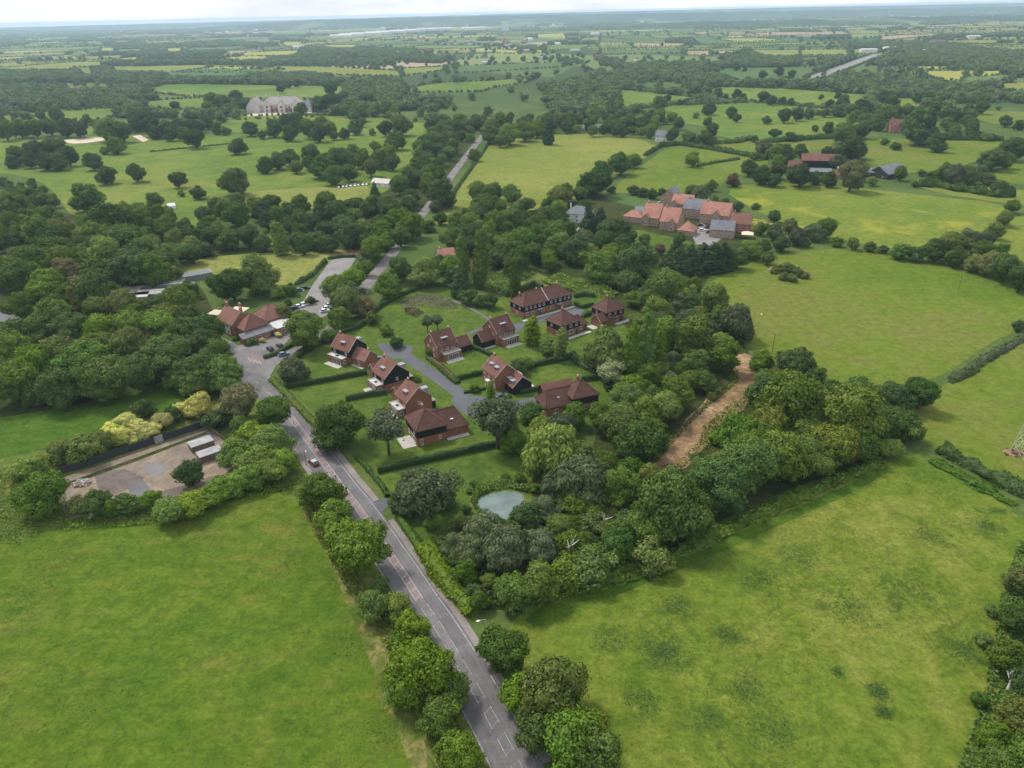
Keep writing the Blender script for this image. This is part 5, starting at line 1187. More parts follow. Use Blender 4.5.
weeds('tall_weeds', [(60, 560, 60, 500), (30, 600, 60, 400), (300, 560, 40, 300), (350, 640, 50, 400), (390, 730, 50, 400), (200, 540, 60, 300), (100, 700, 80, 400)],
      [(0, 545), (150, 525), (290, 492), (330, 560), (385, 660), (425, 768), (0, 768)], 11000, .12, .24, 'mid', 52)
stuff_bed('undergrowth', [(640, 470), (662, 444), (684, 424), (706, 402), (728, 384), (732, 366), (738, 370), (738, 382), (712, 404), (694, 420), (676, 440), (656, 464)], 1500, .3, .9, 'mid', 61, 2)
stuff_bed('undergrowth', [(764, 374), (766, 388), (750, 404), (728, 420), (712, 432), (712, 446), (694, 458), (676, 474), (668, 474), (690, 450), (700, 440), (702, 428), (722, 410), (748, 394), (756, 384)], 1600, .3, .9, 'mid', 62, 2)
# ------------------------------------------------------------------ trees placed one by one: kind, crown centre, width in photo pixels [, height/width]
T = '''o 17 155 20|o 33 150 22|o 52 147 24|o 68 156 20|o 28 159 18|o 45 160 20|o 60 161 18|o 12 161 14|o 92 160 20|o 105 174 20|m 136 172 19|o 85 197 30|o 177 179 18|b 181 193 8|k 198 193 15|o 155 201 18|m 232 180 30|o 238 145 18|o 195 138 20|m 116 144 18|b 104 150 10|m 106 128 26|o 122 131 22
o 140 118 22|o 150 126 20|o 135 124 16|o 165 128 18|o 178 128 18|o 190 126 18|o 155 132 14|o 170 134 14|o 184 133 14|o 174 105 10|m 5 130 20|m 20 128 18|m 35 128 18|m 50 126 18|o 65 127 20|o 78 129 18|m 86 119 10|m 55 113 14|m 40 115 10
o 235 97 16|o 222 102 18|m 212 100 16|o 245 105 12|o 281 88 10|o 289 84 8|o 297 83 8|o 331 88 16|o 301 108 13|o 320 103 16|o 333 102 18|o 343 98 14|m 350 107 18|m 358 112 18|l 373 110 12|o 386 108 16|m 395 112 14|o 366 100 14|o 274 127 20|o 286 121 16|o 296 122 18|m 308 128 20|o 290 133 16|m 320 124 18|o 318 133 18|o 262 134 10|m 330 128 14
o 250 128 16|o 334 135 10|o 344 133 12|m 355 127 14|m 361 122 10|o 385 128 16|b 372 132 8|m 216 128 12|o 207 122 14|o 201 126 12|b 225 131 10|o 396 140 20|m 402 125 20|m 208 107 12
o 265 164 18|m 277 160 18|o 290 157 18|m 296 166 14|o 310 152 18|m 308 162 14|o 325 165 26|o 340 160 28|m 352 152 18|l 362 158 20|m 378 158 20|l 388 152 18|m 392 162 16|o 333 175 20|m 348 172 18|e 370 167 18|l 375 146 12|d 375 192 11
o 270 203 22|o 268 221 20|o 288 212 22|m 300 218 18|m 320 205 14|o 312 222 18|o 335 212 24|o 355 205 20|o 372 202 20|m 388 205 22|m 395 220 22|o 380 224 20|o 203 215 20|m 218 205 18|o 235 214 26|o 210 235 22|o 228 238 24|o 248 236 24|o 262 242 20|P 279 237 15|o 297 240 20|o 315 240 18|o 330 244 18|o 350 235 28|o 342 222 20|o 365 240 18|m 383 228 20|m 375 246 24|m 386 240 18|g 366 256 16|o 190 238 20|o 325 228 18
o 441 193 30|g 435 205 14|o 441 218 14|m 474 155 12|m 490 134 18|l 510 134 22|l 525 130 22|m 500 140 14|m 537 128 18|d 548 132 13|m 410 224 30|m 400 236 22|k 428 226 14|m 456 220 18|m 478 192 24|o 484 204 26|o 478 215 24|m 495 190 20|m 512 194 20|o 525 204 16|e 560 196 24|o 545 214 18|m 515 212 20|m 494 222 24|m 524 240 28|m 540 236 24|o 470 232 24|m 452 238 22|o 470 246 20|l 520 222 12|o 553 206 22|o 535 252 24|m 505 244 24|m 486 240 20|o 496 258 20
p 461 258 13|p 479 260 14|p 515 278 11|d 460 284 20 1.2|o 440 262 18|t 449 268 18|m 436 266 16|m 456 270 16|k 468 297 18|k 480 300 16|o 490 300 18|o 452 276 18|L 425 272 30|m 388 285 26|o 400 270 26|c 365 306 22|m 371 318 13|g 352 295 28|m 337 289 32|l 345 303 34|l 352 278 26|m 340 318 22|m 302 330 40|e 281 313 20|l 257 270 36 1.2|o 232 284 36|o 215 282 18|m 300 318 18|b 310 300 10|k 290 290 14|b 276 293 14|m 370 252 22|m 366 268 16
g 293 368 28|m 330 335 14|b 386 330 13|k 396 343 14|w 427 324 13|w 437 322 13|b 430 352 11|P 531 330 18 1.7|P 559 344 14 2.2|m 549 345 18|m 518 365 18|l 528 363 14|b 475 388 10|b 397 370 9|b 415 378 10|b 408 384 9|P 490 392 9|w 387 434 38|w 497 424 44|e 508 428 30|o 338 424 52|g 414 484 40|w 428 496 52|g 408 498 34|k 444 500 24|B 398 500 18|b 412 512 14|b 470 490 9|k 474 484 8|k 466 509 10
L 552 449 60|g 583 478 58|g 560 484 40|g 505 545 50|g 484 532 44|g 470 550 36|g 492 524 26|g 474 527 24|e 528 522 22|b 512 523 12|B 462 522 16|b 448 530 18|g 452 545 26|b 440 540 16|k 456 560 18|B 446 556 14|m 466 572 24|b 430 524 14|k 520 478 12|b 535 488 14|k 505 476 8|b 455 575 16|k 474 590 18|o 525 516 34|g 545 508 30|g 540 545 40|m 560 530 30|e 596 490 34|m 620 487 44|o 605 462 30|l 585 452 18|m 622 430 44|o 640 440 52|m 646 412 36|l 625 402 38|c 645 402 20|l 538 425 18|g 560 424 30|m 575 415 26|m 600 415 30|k 530 412 26|m 512 440 30|k 545 402 14|m 645 428 32|m 676 392 34|m 706 381 22|s 609 370 26|s 606 335 11|L 606 351 50|p 632 352 15|p 647 346 16|p 660 350 12|m 646 332 22|l 638 322 18
l 634 298 18|d 668 267 24 1.25|d 680 262 24 1.25|d 691 258 24 1.25|d 702 256 22 1.25|d 713 256 24 1.25|d 724 255 22 1.25|d 675 252 18|o 737 258 22|l 750 248 22|o 764 247 18|o 617 231 36 0.8|d 588 222 18|d 599 222 18|o 573 249 30|l 562 240 18|m 600 268 30|o 635 262 46|m 655 278 24|m 612 262 20|o 580 208 16|m 645 240 12|u 641 247 9|u 660 249 12|m 680 238 14|e 625 245 12
o 671 504 80|o 721 486 62|m 749 464 58|m 781 454 58|m 809 456 44|e 835 445 50|l 849 411 72|m 790 404 66|m 738 434 44|o 859 389 28|o 896 396 36|o 921 392 38|o 890 420 40|b 909 430 30|l 890 448 22|o 771 389 42|o 796 364 40|l 815 388 20|o 831 387 20|m 762 362 26|m 706 474 34|m 640 530 40|e 726 466 34|o 690 520 40|m 815 420 40|e 770 425 44|m 835 425 36|b 590 565 44|b 565 575 36|m 540 582 44|m 515 590 40|l 488 580 16|m 480 600 22|b 608 550 34|m 575 545 34|B 650 556 40|o 620 545 40|k 878 430 26|b 868 448 20|b 660 444 12|B 712 396 10|b 770 382 16|B 760 400 14|b 716 438 16|k 698 458 14
l 355 548 64|m 374 604 34|B 396 606 32|m 413 628 34|m 420 668 70|m 440 712 44|m 462 752 44|b 380 586 22|m 318 491 42|l 332 515 38|B 342 530 26|b 400 640 26|l 405 690 40|m 450 690 38|o 503 649 58|e 552 690 74|m 520 694 46|m 572 736 64|m 596 756 54|m 540 730 50|B 590 722 36
l 115 430 18|y 112 433 24|y 127 422 22|y 141 429 25|y 162 420 20|y 180 409 17|y 198 404 27|y 124 437 20|y 153 428 15|y 134 438 15|k 143 408 20 1.0|k 173 414 15 1.1|k 192 408 14 1.1|c 238 400 42|e 82 448 36 0.8|e 100 441 26 0.8|e 62 450 28 0.8|l 28 465 32 0.7|m 40 493 52 0.8|m 94 503 30|o 190 472 26 1.15|B 76 505 22|m 127 503 26 0.8|m 150 499 24 0.8|l 169 510 34 0.8|l 192 503 32 0.8|l 216 490 32 0.8|l 234 484 30 0.8|m 112 507 20|l 235 452 36|l 262 458 36|l 250 476 30|m 274 412 36|m 240 424 22|l 253 438 34|l 274 441 36|l 283 461 30|l 258 453 30|l 246 468 30|l 270 470 28|k 218 418 26|m 226 372 40|m 216 355 34|o 204 365 40|y 262 340 6 0.8|y 278 334.5 6.5 0.8|b 248 342 8 .8|b 255 341.5 7 .8|k 288 302 9|b 235 338 6
l 180 302 32 1.1|m 150 268 34|o 125 240 40|l 95 236 36|l 105 255 40|o 130 265 44|o 60 250 40|m 35 262 36|o 20 280 44|l 45 285 40|c 66 268 30|e 85 290 34|o 100 292 44|e 98 310 30|m 20 305 26|l 50 315 38|o 70 330 40|m 20 335 40|l 100 330 40|m 135 325 38|l 160 325 36|m 185 335 40|o 205 330 40|m 30 368 48|o 55 386 46|m 85 365 56|e 60 355 46|m 110 375 50|o 140 372 44|e 130 345 40|m 165 358 48|o 185 372 36|m 10 380 48|l 15 350 44|o 205 345 36|o 198 384 32|m 100 384 38|c 150 330 26
l 190 245 22|y 149 276 7|m 165 256 28|o 150 228 22|u 136 210 12|o 110 222 44|m 140 222 26|m 165 215 20|o 205 248 18|u 176 296 9|m 128 306 24|o 143 311 22|l 166 297 18|m 188 289 18|e 120 298 20|o 152 306 18|b 160 300 10
o 594 181 32|o 621 163 24|m 634 160 15|o 603 168 20|o 581 194 18|o 563 192 22|o 587 184 18|k 634 190 12|k 643 192 12|k 652 194 12|k 612 190 9|g 702 193 18|m 711 185 12|m 692 191 14|o 713 201 14|o 725 203 12|o 737 207 12|u 733 180 13|o 749 168 17|o 762 175 20|b 756 206 8|l 693 160 14|k 662 192 9|o 775 180 14
o 827 228 22|g 814 231 20|g 798 236 20|o 783 243 18|o 775 216 14|e 790 225 16|g 775 232 18|m 762 228 14|o 768 258 14|b 806 243 10|e 853 243 13|k 871 247 12|k 884 249 11|b 838 242 12|k 903 252 20|k 918 253 20|o 935 250 24|e 953 245 26|g 968 238 22|o 955 256 22|m 980 250 24|e 990 262 26|o 1006 268 30|o 1022 278 30|g 985 240 20|m 995 230 18|e 1006 218 16|m 1013 206 14|m 1000 250 18|o 1018 325 13|e 975 262 20
o 801 174 26|o 815 177 14|o 829 179 16|c 852 175 32|l 873 181 10|k 915 184 8|m 779 152 20|o 790 154 14|m 780 160 13|o 779 170 18|b 773 178 12|g 838 160 16|o 805 160 9|m 900 173 14|m 945 171 18|g 955 174 20|m 968 173 20|g 980 172 16|k 990 180 14|k 922 173 8|o 994 158 25|o 1014 148 26|m 1006 160 16|m 1000 187 16|k 932 174 9
o 937 142 20|b 885 142 8|k 896 146 10|o 920 127 36|o 852 146 26|m 844 132 22|o 863 130 18|o 828 152 14|m 839 151 12|o 859 150 18|o 883 96 14|o 892 101 14|o 917 98 10|o 928 97 11|o 863 106 18|o 852 109 14|o 838 111 12|o 825 113 9|o 821 97 6|o 838 95 7|o 844 100 12|o 830 103 9|o 809 113 12|o 815 128 8|o 829 128 13|o 1006 121 12|o 1020 124 12|m 878 122 16|o 868 120 16|m 888 112 16
o 710 108 14|o 708 122 10|o 731 112 12|o 737 118 9|b 696 115 8|o 737 94 10|o 743 97 8|o 726 96 6|o 718 92 10|o 691 93 8|o 686 101 7|o 680 102 6|o 700 99 8|o 764 96 12|o 772 100 11|o 783 100 8|o 791 101 8|o 785 115 16|o 797 114 14|k 767 120 10|o 775 133 11|o 791 136 11|k 754 139 8|o 700 140 11|o 709 139 13|g 764 145 16|o 783 153 20|k 755 156 10|l 693 156 12|b 776 148 12|o 801 150 14|o 723 67 6|o 736 66 9|o 745 69 5|o 763 74 9|o 779 71 10|o 792 74 9|o 785 80 9|o 748 79 6|m 660 103 16|o 668 98 8|o 655 110 8
m 1008 655 36|o 1020 618 34|m 996 738 32|e 1016 715 36|o 1032 690 40|l 1004 762 32|b 985 640 18|k 978 700 16|b 992 610 14|e 1020 580 30|m 1028 760 50'''
for row in T.split('\n'):
    for it in row.split('|'):
        q = it.split(); k, x, y, w = q[0], float(q[1]), float(q[2]), float(q[3])
        small = w * gd(x, y)[2] < 3.5 or y < 112
        tpx(k, x, y, w, float(q[4]) if len(q) > 4 else None, parts=not small)
# ------------------------------------------------------------------ woods: many single trees between the ones above
GRID = {}
def _near(x, y, r):
    c = 16.0; i0, i1, j0, j1 = int((x - r) // c), int((x + r) // c), int((y - r) // c), int((y + r) // c)
    for i in range(i0, i1 + 1):
        for j in range(j0, j1 + 1):
            for t in GRID.get((i, j), ()): yield t
def _put(x, y, D): GRID.setdefault((int(x // 16), int(y // 16)), []).append((x, y, D))
for t in TREES: _put(t['x'], t['y'], t['D'])
def clear_of_roads(x, y, r):
    for P, o0, o1 in ((PB, -3.2 - r, 3.2 + r), (PR, -8.4 - r, 2.4 + r)):
        for i in range(0, len(P) - 1):
            a, b = P[i], P[i + 1]; dx, dy = b[0] - a[0], b[1] - a[1]; L = math.hypot(dx, dy) or 1
            t = ((x - a[0]) * dx + (y - a[1]) * dy) / L; d = ((x - a[0]) * dy - (y - a[1]) * dx) / L
            if -1 < t < L + 1 and o0 < d < o1: return False
    return True
def wood(poly, kinds, D0, D1, n, pack=0.66, z=5.0, seed=1):
    r_ = random.Random(seed); P = [g(p[0], p[1], z) for p in poly]
    xs = [p[0] for p in P]; ys = [p[1] for p in P]; c = 0; ks = kinds.split(',')
    for _ in range(n * 40):
        if c >= n: break
        x, y = r_.uniform(min(xs), max(xs)), r_.uniform(min(ys), max(ys))
        if not inside(x, y, P) or inside(x, y, TRG) or inside(x + 3, y - 5, TRG): continue
        D = r_.uniform(D0, D1)
        if any(math.hypot(x - a, y - b) < (D + d) * 0.5 * pack for a, b, d in _near(x, y, D0 + 16)): continue
        if not clear_of_roads(x, y, D * 0.3): continue
        far = math.hypot(x, y) > 620
        kk = r_.choice(ks); tree(kk, x, y, D, SP[kk][5] * r_.uniform(.80, 1.22), parts=not far); _put(x, y, D); c += 1
wood([(0, 225), (60, 225), (80, 232), (110, 215), (160, 212), (195, 240), (190, 268), (160, 276), (120, 290), (120, 310), (190, 316), (215, 330), (215, 364), (150, 374), (0, 398)], 'n,o,m,m,l,m,l,e,e,t', 8, 15, 90, .62, 6, 1)
wood([(196, 205), (260, 200), (300, 205), (372, 195), (392, 225), (372, 240), (345, 250), (280, 246), (200, 246)], 'n,o,n,m,m', 8, 13, 26, .62, 6, 2)
wood([(432, 119), (478, 118), (480, 128), (466, 144), (452, 160), (440, 178), (428, 196), (414, 216), (396, 214), (386, 206), (396, 186), (412, 165), (424, 140)], 'n,o,n,o,m,m,m,e', 9, 14, 75, .60, 5, 3)
wood([(482, 118), (640, 116), (640, 130), (600, 132), (560, 131), (520, 135), (490, 138)], 'n,o,n,m,m,l,e', 9, 15, 60, .6, 5, 4)
wood([(470, 205), (520, 208), (556, 205), (570, 230), (560, 262), (540, 262), (500, 266), (480, 250), (450, 240), (440, 232)], 'o,m,m,m,t,l', 7, 12, 40, .62, 6, 5)
wood([(560, 240), (600, 240), (640, 252), (690, 282), (735, 318), (745, 345), (735, 358), (716, 390), (660, 440), (600, 420), (615, 400), (640, 368), (654, 340), (648, 322), (646, 302), (620, 280), (584, 268)], 'n,m,m,t,l,l,e,g,t', 7, 12, 70, .62, 5, 6)
wood([(560, 500), (600, 470), (650, 475), (660, 520), (640, 555), (580, 580), (520, 600), (500, 590), (545, 560)], 'n,m,m,e,b', 4, 9, 26, .62, 3, 7)
wood([(748, 350), (800, 365), (880, 400), (880, 440), (830, 460), (760, 480), (720, 475), (745, 440), (760, 410), (770, 385)], 'n,o,m,m,l,e', 8, 13, 26, .6, 6, 8)
wood([(600, 120), (640, 109), (665, 113), (690, 125), (714, 131), (716, 138), (690, 139), (655, 137), (640, 134), (600, 131)], 'n,o,n,m,m,l', 8, 13, 34, .62, 5, 9)
wood([(842, 118), (880, 110), (935, 108), (980, 104), (986, 111), (968, 122), (1000, 130), (1000, 137), (955, 136), (940, 118), (906, 122), (880, 128), (846, 124)], 'n,o,n,m,m', 9, 15, 40, .6, 5, 10)
wood([(0, 182), (30, 180), (52, 196), (64, 222), (40, 236), (0, 236)], 'n,o,t,m', 5, 8, 70, .55, 3, 11)
wood([(600, 96), (618, 96), (620, 112), (600, 116)], 'n,m', 10, 14, 8, .6, 5, 12)
# the fenced yard and other small works
o = empty('fence', (*g(60, 474.5), 0)); tag(o, 'long dark panelled fence along the back of the concrete yard', 'fence')
A, B = Vector((*g(59, 476), 0)), Vector((*g(207, 427), 0)); o.location = A; d = B - A; o.rotation_euler = (0, 0, math.atan2(d.y, d.x)); Ln = d.length; n = 16
for k in range(n):
    x0, x1 = Ln * k / n, Ln * (k + 1) / n
    MB().box(x0 + .07, -.03, .1, x1 - .07, .03, 2.5).build('panel', MT['metalroof'] if k == 10 else MT['fence'], o)
    MB().box(x0 - .06, -.06, 0, x0 + .06, .06, 2.6).build('post', MT['darksteel'], o)
o = empty('fence', (0, 0, 0)); tag(o, 'low grey fence at the right end of the concrete yard', 'fence')
A, B = Vector((*g(208, 428), 0)), Vector((*g(225, 441), 0)); o.location = A; d = B - A; o.rotation_euler = (0, 0, math.atan2(d.y, d.x)); Ln = d.length
for k in range(4):
    MB().box(Ln * k / 4 + .06, -.03, .1, Ln * (k + 1) / 4 - .06, .03, 1.4).build('panel', MT['wood'], o); MB().box(Ln * k / 4 - .06, -.06, 0, Ln * k / 4 + .06, .06, 1.5).build('post', MT['wood'], o)
def container(label, c, deg, w, d, hgt, door):
    x, y = g(*c); h = House('container', label, (x, y), deg, 'container')
    h.wall((-w / 2, -d / 2, w / 2, d / 2), .15, hgt, 'wood'); h.part('roof', MB().box(-w / 2 - .08, -d / 2 - .08, hgt, w / 2 + .08, d / 2 + .08, hgt + .12), 'metalroof')
    m = MB()
    for k in range(3): m.box(-w / 2 + w * (k + .1) / 3, -d / 2 - .05, .2, -w / 2 + w * (k + .2) / 3, -d / 2 - .005, hgt - .05)
    h.part('rib', m, 'wood')
    if door: h.part('door', MB().box(w / 2 - 2.4, -d / 2 - .06, .2, w / 2 - .5, -d / 2 - .01, 2.1), 'lead')
container('pale roofed container with stained lid, set furthest up the yard', (202, 447.5), 38, 6.6, 4.0, 2.1, False)
container('pale roofed container with grey door, nearest the yard corner trees', (210.5, 457.5), 38, 6.6, 3.8, 2.1, True)
def rubble(label, c, r, n, hgt, seed, mats):
    o = empty('rubble_heap', (*g(*c), 0)); tag(o, label, 'rubble heap'); rs = random.Random(seed); m = MB()
    m.ball((0, 0, 0), r, 14, 8, (1, .7, hgt / r)); m.build('mound', MT['dirt'], o); m = MB()
    for _ in range(n):
        a, q = rs.uniform(0, 6.28), r * math.sqrt(rs.random()); s = rs.uniform(.15, .5)
        m.ball((q * math.cos(a), q * .7 * math.sin(a), hgt * max(0, 1 - (q / r) ** 2) ** .5), s, 5, 3, (rs.uniform(.6, 1.6), rs.uniform(.6, 1.4), rs.uniform(.5, 1)))
    m.build('stones', MT[mats], o)['kind'] = 'stuff'
rubble('heap of grey rubble at the left end of the concrete yard', (82, 484), 2.6, 70, .9, 1, 'rubble')
rubble('overgrown rubble heap alone in the large right pasture', (780, 270.5), 6, 60, 1.6, 2, 'rubble')
for c, w in (((788, 268), 14), ((798, 272), 12), ((784, 276), 10), ((806, 275), 9), ((792, 278), 10), ((779, 268), 10), ((774, 271), 7)): tpx('B', *c, w)
o = rubble('brown soil mound at the foot of the lattice mast', (1014, 453), 3.2, 14, .6, 3, 'bark')
# garden wall, signs, lamp posts
P = [g(*p) for p in [(430, 360.5), (437, 366), (445, 372.5), (453, 379)]]
m = MB()
for a, b in zip(P, P[1:]):
    dx, dy = b[0] - a[0], b[1] - a[1]; L = math.hypot(dx, dy); nx, ny = -dy / L * .14, dx / L * .14
    m.add([(a[0] - nx, a[1] - ny, 0), (b[0] - nx, b[1] - ny, 0), (b[0] + nx, b[1] + ny, 0), (a[0] + nx, a[1] + ny, 0), (a[0] - nx, a[1] - ny, 1.7), (b[0] - nx, b[1] - ny, 1.7), (b[0] + nx, b[1] + ny, 1.7), (a[0] + nx, a[1] + ny, 1.7)],
          [(0, 3, 2, 1), (4, 5, 6, 7), (0, 1, 5, 4), (1, 2, 6, 5), (2, 3, 7, 6), (3, 0, 4, 7)])
tag(m.build('garden_wall', MT['brick']), 'curved orange brick garden wall beside the estate road', 'wall')
def lamp(label, c, deg, white=True, H=7.5, reach=1.2):
    o = empty('street_lamp', (*g(*c), 0), math.radians(deg)); tag(o, label, 'street lamp'); mt = MT['steel'] if white else MT['darksteel']
    MB().tube([(0, 0, 0), (0, 0, 1.2), (0, 0, H)], [.10, .08, .05], 8).build('pole', mt, o)
    MB().tube([(0, 0, H - .1), (reach * .5, 0, H + .12), (reach, 0, H + .14)], [.045, .04, .04], 6).build('arm', mt, o)
    MB().ball((reach + .35, 0, H + .12), .42, 10, 6, (1, .5, .3)).build('lamp_head', MT['white'] if white else MT['steel'], o)
lamp('street lamp with white head among roadside bushes', (487, 647), 200)
lamp('dark street lamp on the left pavement beside the red car', (306.5, 466), -40, False, 5.2, .5)
lamp('thin lamp column in the pub car park by parked cars', (304.5, 304), 60, True, 6, .5)
def sign(label, c, deg, w, hgt, H, mat='white', cat='road sign'):
    o = empty('road_sign', (*g(*c), 0), math.radians(deg)); tag(o, label, cat)
    MB().tube([(0, .04, 0), (0, .04, H)], [.04, .04], 6).build('post', MT['steel'], o)
    MB().box(-w / 2, -.02, H - hgt, w / 2, .0, H).build('sign_plate', MT[mat], o)
sign('small white sign at the start of the red hatching', (297, 418), 10, .6, .7, 1.9)
sign('white sign beneath the big dark roadside tree', (317.5, 448.5), 10, .7, .8, 1.9)
sign('tall white pub sign on the forecourt hedge', (266, 357), 10, 1.2, 1.4, 4.2, 'white', 'pub sign')
def bollard(label, c):
    o = empty('traffic_bollard', (*g(*c), 0)); tag(o, label, 'bollard'); MB().tube([(0, 0, 0), (0, 0, .9)], [.22, .2], 8).build('body', MT['white'], o); MB().tube([(0, 0, .9), (0, 0, 1.0)], [.2, .08], 8).build('cap', MT['darksteel'], o)
bollard('pale traffic bollard on the upper end of the red central strip', (294, 424))
bollard('pale traffic bollard lower on the red central strip', (301, 431))
def pole(label, c, H):
    o = empty('utility_pole', (*g(*c), 0), .4); tag(o, label, 'utility pole'); MB().tube([(0, 0, 0), (0, 0, H)], [.14, .1], 7).build('pole', MT['wood'], o)
    MB().box(-.9, -.06, H - .7, .9, .06, H - .58).build('crossarm', MT['wood'], o); m = MB()
    for k in (-.8, 0, .8): m.tube([(k, 0, H - .58), (k, 0, H - .35)], [.06, .05], 6)
    m.build('insulators', MT['white'], o)
pole('thin utility pole at the edge of the large right pasture', (772, 354), 8.0)
pole('utility pole seen against the barn pasture hedge', (958, 292), 7.0)
# lattice mast at the right edge
o = empty('lattice_mast', (*g(1022, 455), 0), .3); tag(o, 'pale steel lattice mast standing at the right pasture edge', 'lattice mast')
def lat(b0, b1, z0, z1, n):
    m = MB(); c = [(-1, -1), (1, -1), (1, 1), (-1, 1)]
    lv = [(b0 + (b1 - b0) * i / n, z0 + (z1 - z0) * i / n) for i in range(n + 1)]
    for i in range(n):
        (r0, a0), (r1, a1) = lv[i], lv[i + 1]
        for k in range(4):
            p, q = c[k], c[(k + 1) % 4]
            m.tube([(p[0] * r0, p[1] * r0, a0), (p[0] * r1, p[1] * r1, a1)], [.07, .07], 4)
            m.tube([(p[0] * r0, p[1] * r0, a0), (q[0] * r1, q[1] * r1, a1)], [.028, .028], 4); m.tube([(q[0] * r0, q[1] * r0, a0), (p[0] * r1, p[1] * r1, a1)], [.028, .028], 4)
            m.tube([(p[0] * r1, p[1] * r1, a1), (q[0] * r1, q[1] * r1, a1)], [.028, .028], 4)
    return m
lat(2.2, .5, 0, 20, 6).build('tower', MT['steel'], o)
for z, w in ((13.5, 3.4), (16.5, 4.2), (19.5, 3.4)):
    m = MB(); m.tube([(-w, 0, z), (w, 0, z)], [.08, .08], 4); m.tube([(-w, 0, z), (-.5, 0, z + 1)], [.06, .06], 4); m.tube([(w, 0, z), (.5, 0, z + 1)], [.06, .06], 4); m.build('crossarm', MT['steel'], o)
# dead trees
def dead(label, c, H, seed):
    o = empty('dead_tree', (*g(*c), 0)); tag(o, label, 'dead tree'); rs = random.Random(seed); m = MB()
    m.tube([(0, 0, -.1), (.1, .1, H * .4), (-.2, .2, H * .8), (-.5, 0, H)], [.34, .27, .17, .06], 8); m.build('trunk', MT['deadwood'], o)
    for k in range(5):
        a, z = rs.uniform(0, 6.28), H * rs.uniform(.4, .8); q = H * rs.uniform(.22, .4); e = (q * math.cos(a), q * math.sin(a), z + q * .8)
        b = MB().tube([(0, .1, z), (e[0] * .5, e[1] * .5, z + q * .35), e], [.16, .12, .04], 6); b.tube([(e[0] * .5, e[1] * .5, z + q * .35), (e[0] * .3, e[1] * .9, z + q * .9)], [.09, .03], 5); b.build('limb', MT['deadwood'], o)
dead('bleached bare dead tree rising from bushes by the right meadow corner', (569, 566), 7.5, 1)
dead('bleached broken dead tree in the gap beside bare earth', (604, 534), 6.0, 4)
dead('grey dead limbs of a tree among the right edge bushes', (1008, 690), 5.0, 6)
dead('grey leafless tree in front of the bare track oaks', (635, 492), 6.5, 8)
# vehicles
def car(label, c, deg, paint, group=None, roof=None, L=4.3, W=1.8):
    o = empty('car', (*g(*c), 0.06), math.radians(deg)); tag(o, label, 'car', group); h = L / 2; w = W / 2
    m = MB(); pr = [(-h, .32), (-h + .08, .72), (-h + .35, .88), (h * .42, .92), (h - .25, .78), (h, .55), (h - .02, .32), (h - .4, .2), (-h + .4, .2)]
    m.prism(pr, 1, -w, w); m.build('body', CARP[paint], o)
    c2 = MB().prism([(-h + .30, .89), (-h + .75, 1.40), (h * .10, 1.42), (h * .46, .91)], 1, -w * .88, w * .88); c2.build('cabin', MT['glass'], o)
    MB().prism([(-h + .78, 1.405), (-h + .95, 1.46), (h * .0, 1.48), (h * .11, 1.425)], 1, -w * .84, w * .84).build('roof_panel', CARP[roof or paint], o)
    for x in (-h * .62, h * .62):
        for s in (-1, 1):
            t = MB().tube([(x, s * (w - .2), .33), (x, s * (w + .01), .33)], [.33, .33], 12).build('wheel', MT['tyre'], o)
            MB().tube([(x, s * (w + .0101), .33), (x, s * (w + .02), .33)], [.19, .19], 8).build('rim', MT['steel'], t)
    for s in (-1, 1):
        MB().box(h - .12, s * w * .72 - .17, .58, h + .02, s * w * .72 + .17, .70).build('headlight', MT['white'], o)
        MB().box(-h - .012, s * w * .75 - .14, .60, -h + .06, s * w * .75 + .14, .78).build('tail_light', CARP['red'], o)
    return o
car('dark red car with pale roof driving down the main road', (313.5, 464), 131, 'red', roof='silver')
car('dark grey car between the two cottages nearest the round green', (381.5, 360), 20, 'grey')
car('dark grey car parked on the drive of the dormered house', (502, 397.5), 25, 'grey')
for c, p, lb in (((299.5, 291), 'blue', 'blue car at the meadow end of the pub car park'), ((305.5, 289), 'black', 'black car beside the blue car in the pub car park'),
                 ((294, 309.5), 'black', 'black car at the pub end of the parked row'), ((299.5, 307.5), 'white', 'white car next to the black car at the pub end of the row'), ((304.5, 305.5), 'white', 'white car in the middle of the pub parked row'),
                 ((309.5, 303.5), 'black', 'black car just past the two white cars'), ((314, 302), 'grey', 'dark grey car at the tree end of the pub parked row'),
                 ((325, 312), 'white', 'white car nearest the lane hedge, lowest of three'), ((327.5, 309), 'white', 'white car in the middle of the three by the lane hedge'), ((330.5, 306), 'white', 'white car highest of the three by the lane hedge')):
    car(lb, c, rnd.uniform(20, 32), p)
car('black car stopped at the pub forecourt beside the yellow shrub', (280, 347), 130, 'black'); car('black car parked by the forecourt hedge', (270, 350), 130, 'black'); car('dark blue car waiting behind the hedge on the branch lane', (284, 355.5), 30, 'blue')
for c, p, lb in (((695, 228.5), 'black', 'black car at the left of the red roofed courtyard'), ((700, 226), 'black', 'black car deepest in the red roofed courtyard'), ((702, 231), 'white', 'white car in the middle of the red roofed courtyard'), ((708, 228.5), 'black', 'black car at the right of the red roofed courtyard'), ((709, 233), 'grey', 'dark grey car nearest the slate gable in the courtyard'), ((660, 204), 'silver', 'silver car behind the tall slate house')):
    car(lb, c, rnd.uniform(-40, 40), p)
for k in range(8): car('car parked in the row beside the cricket pavilion', (340 + 4.0 * k, 187.6 - .42 * k), 70 + rnd.uniform(-5, 5), ['black', 'white', 'silver', 'silver', 'white', 'grey', 'white', 'silver'][k], 'cars parked beside the cricket pavilion')
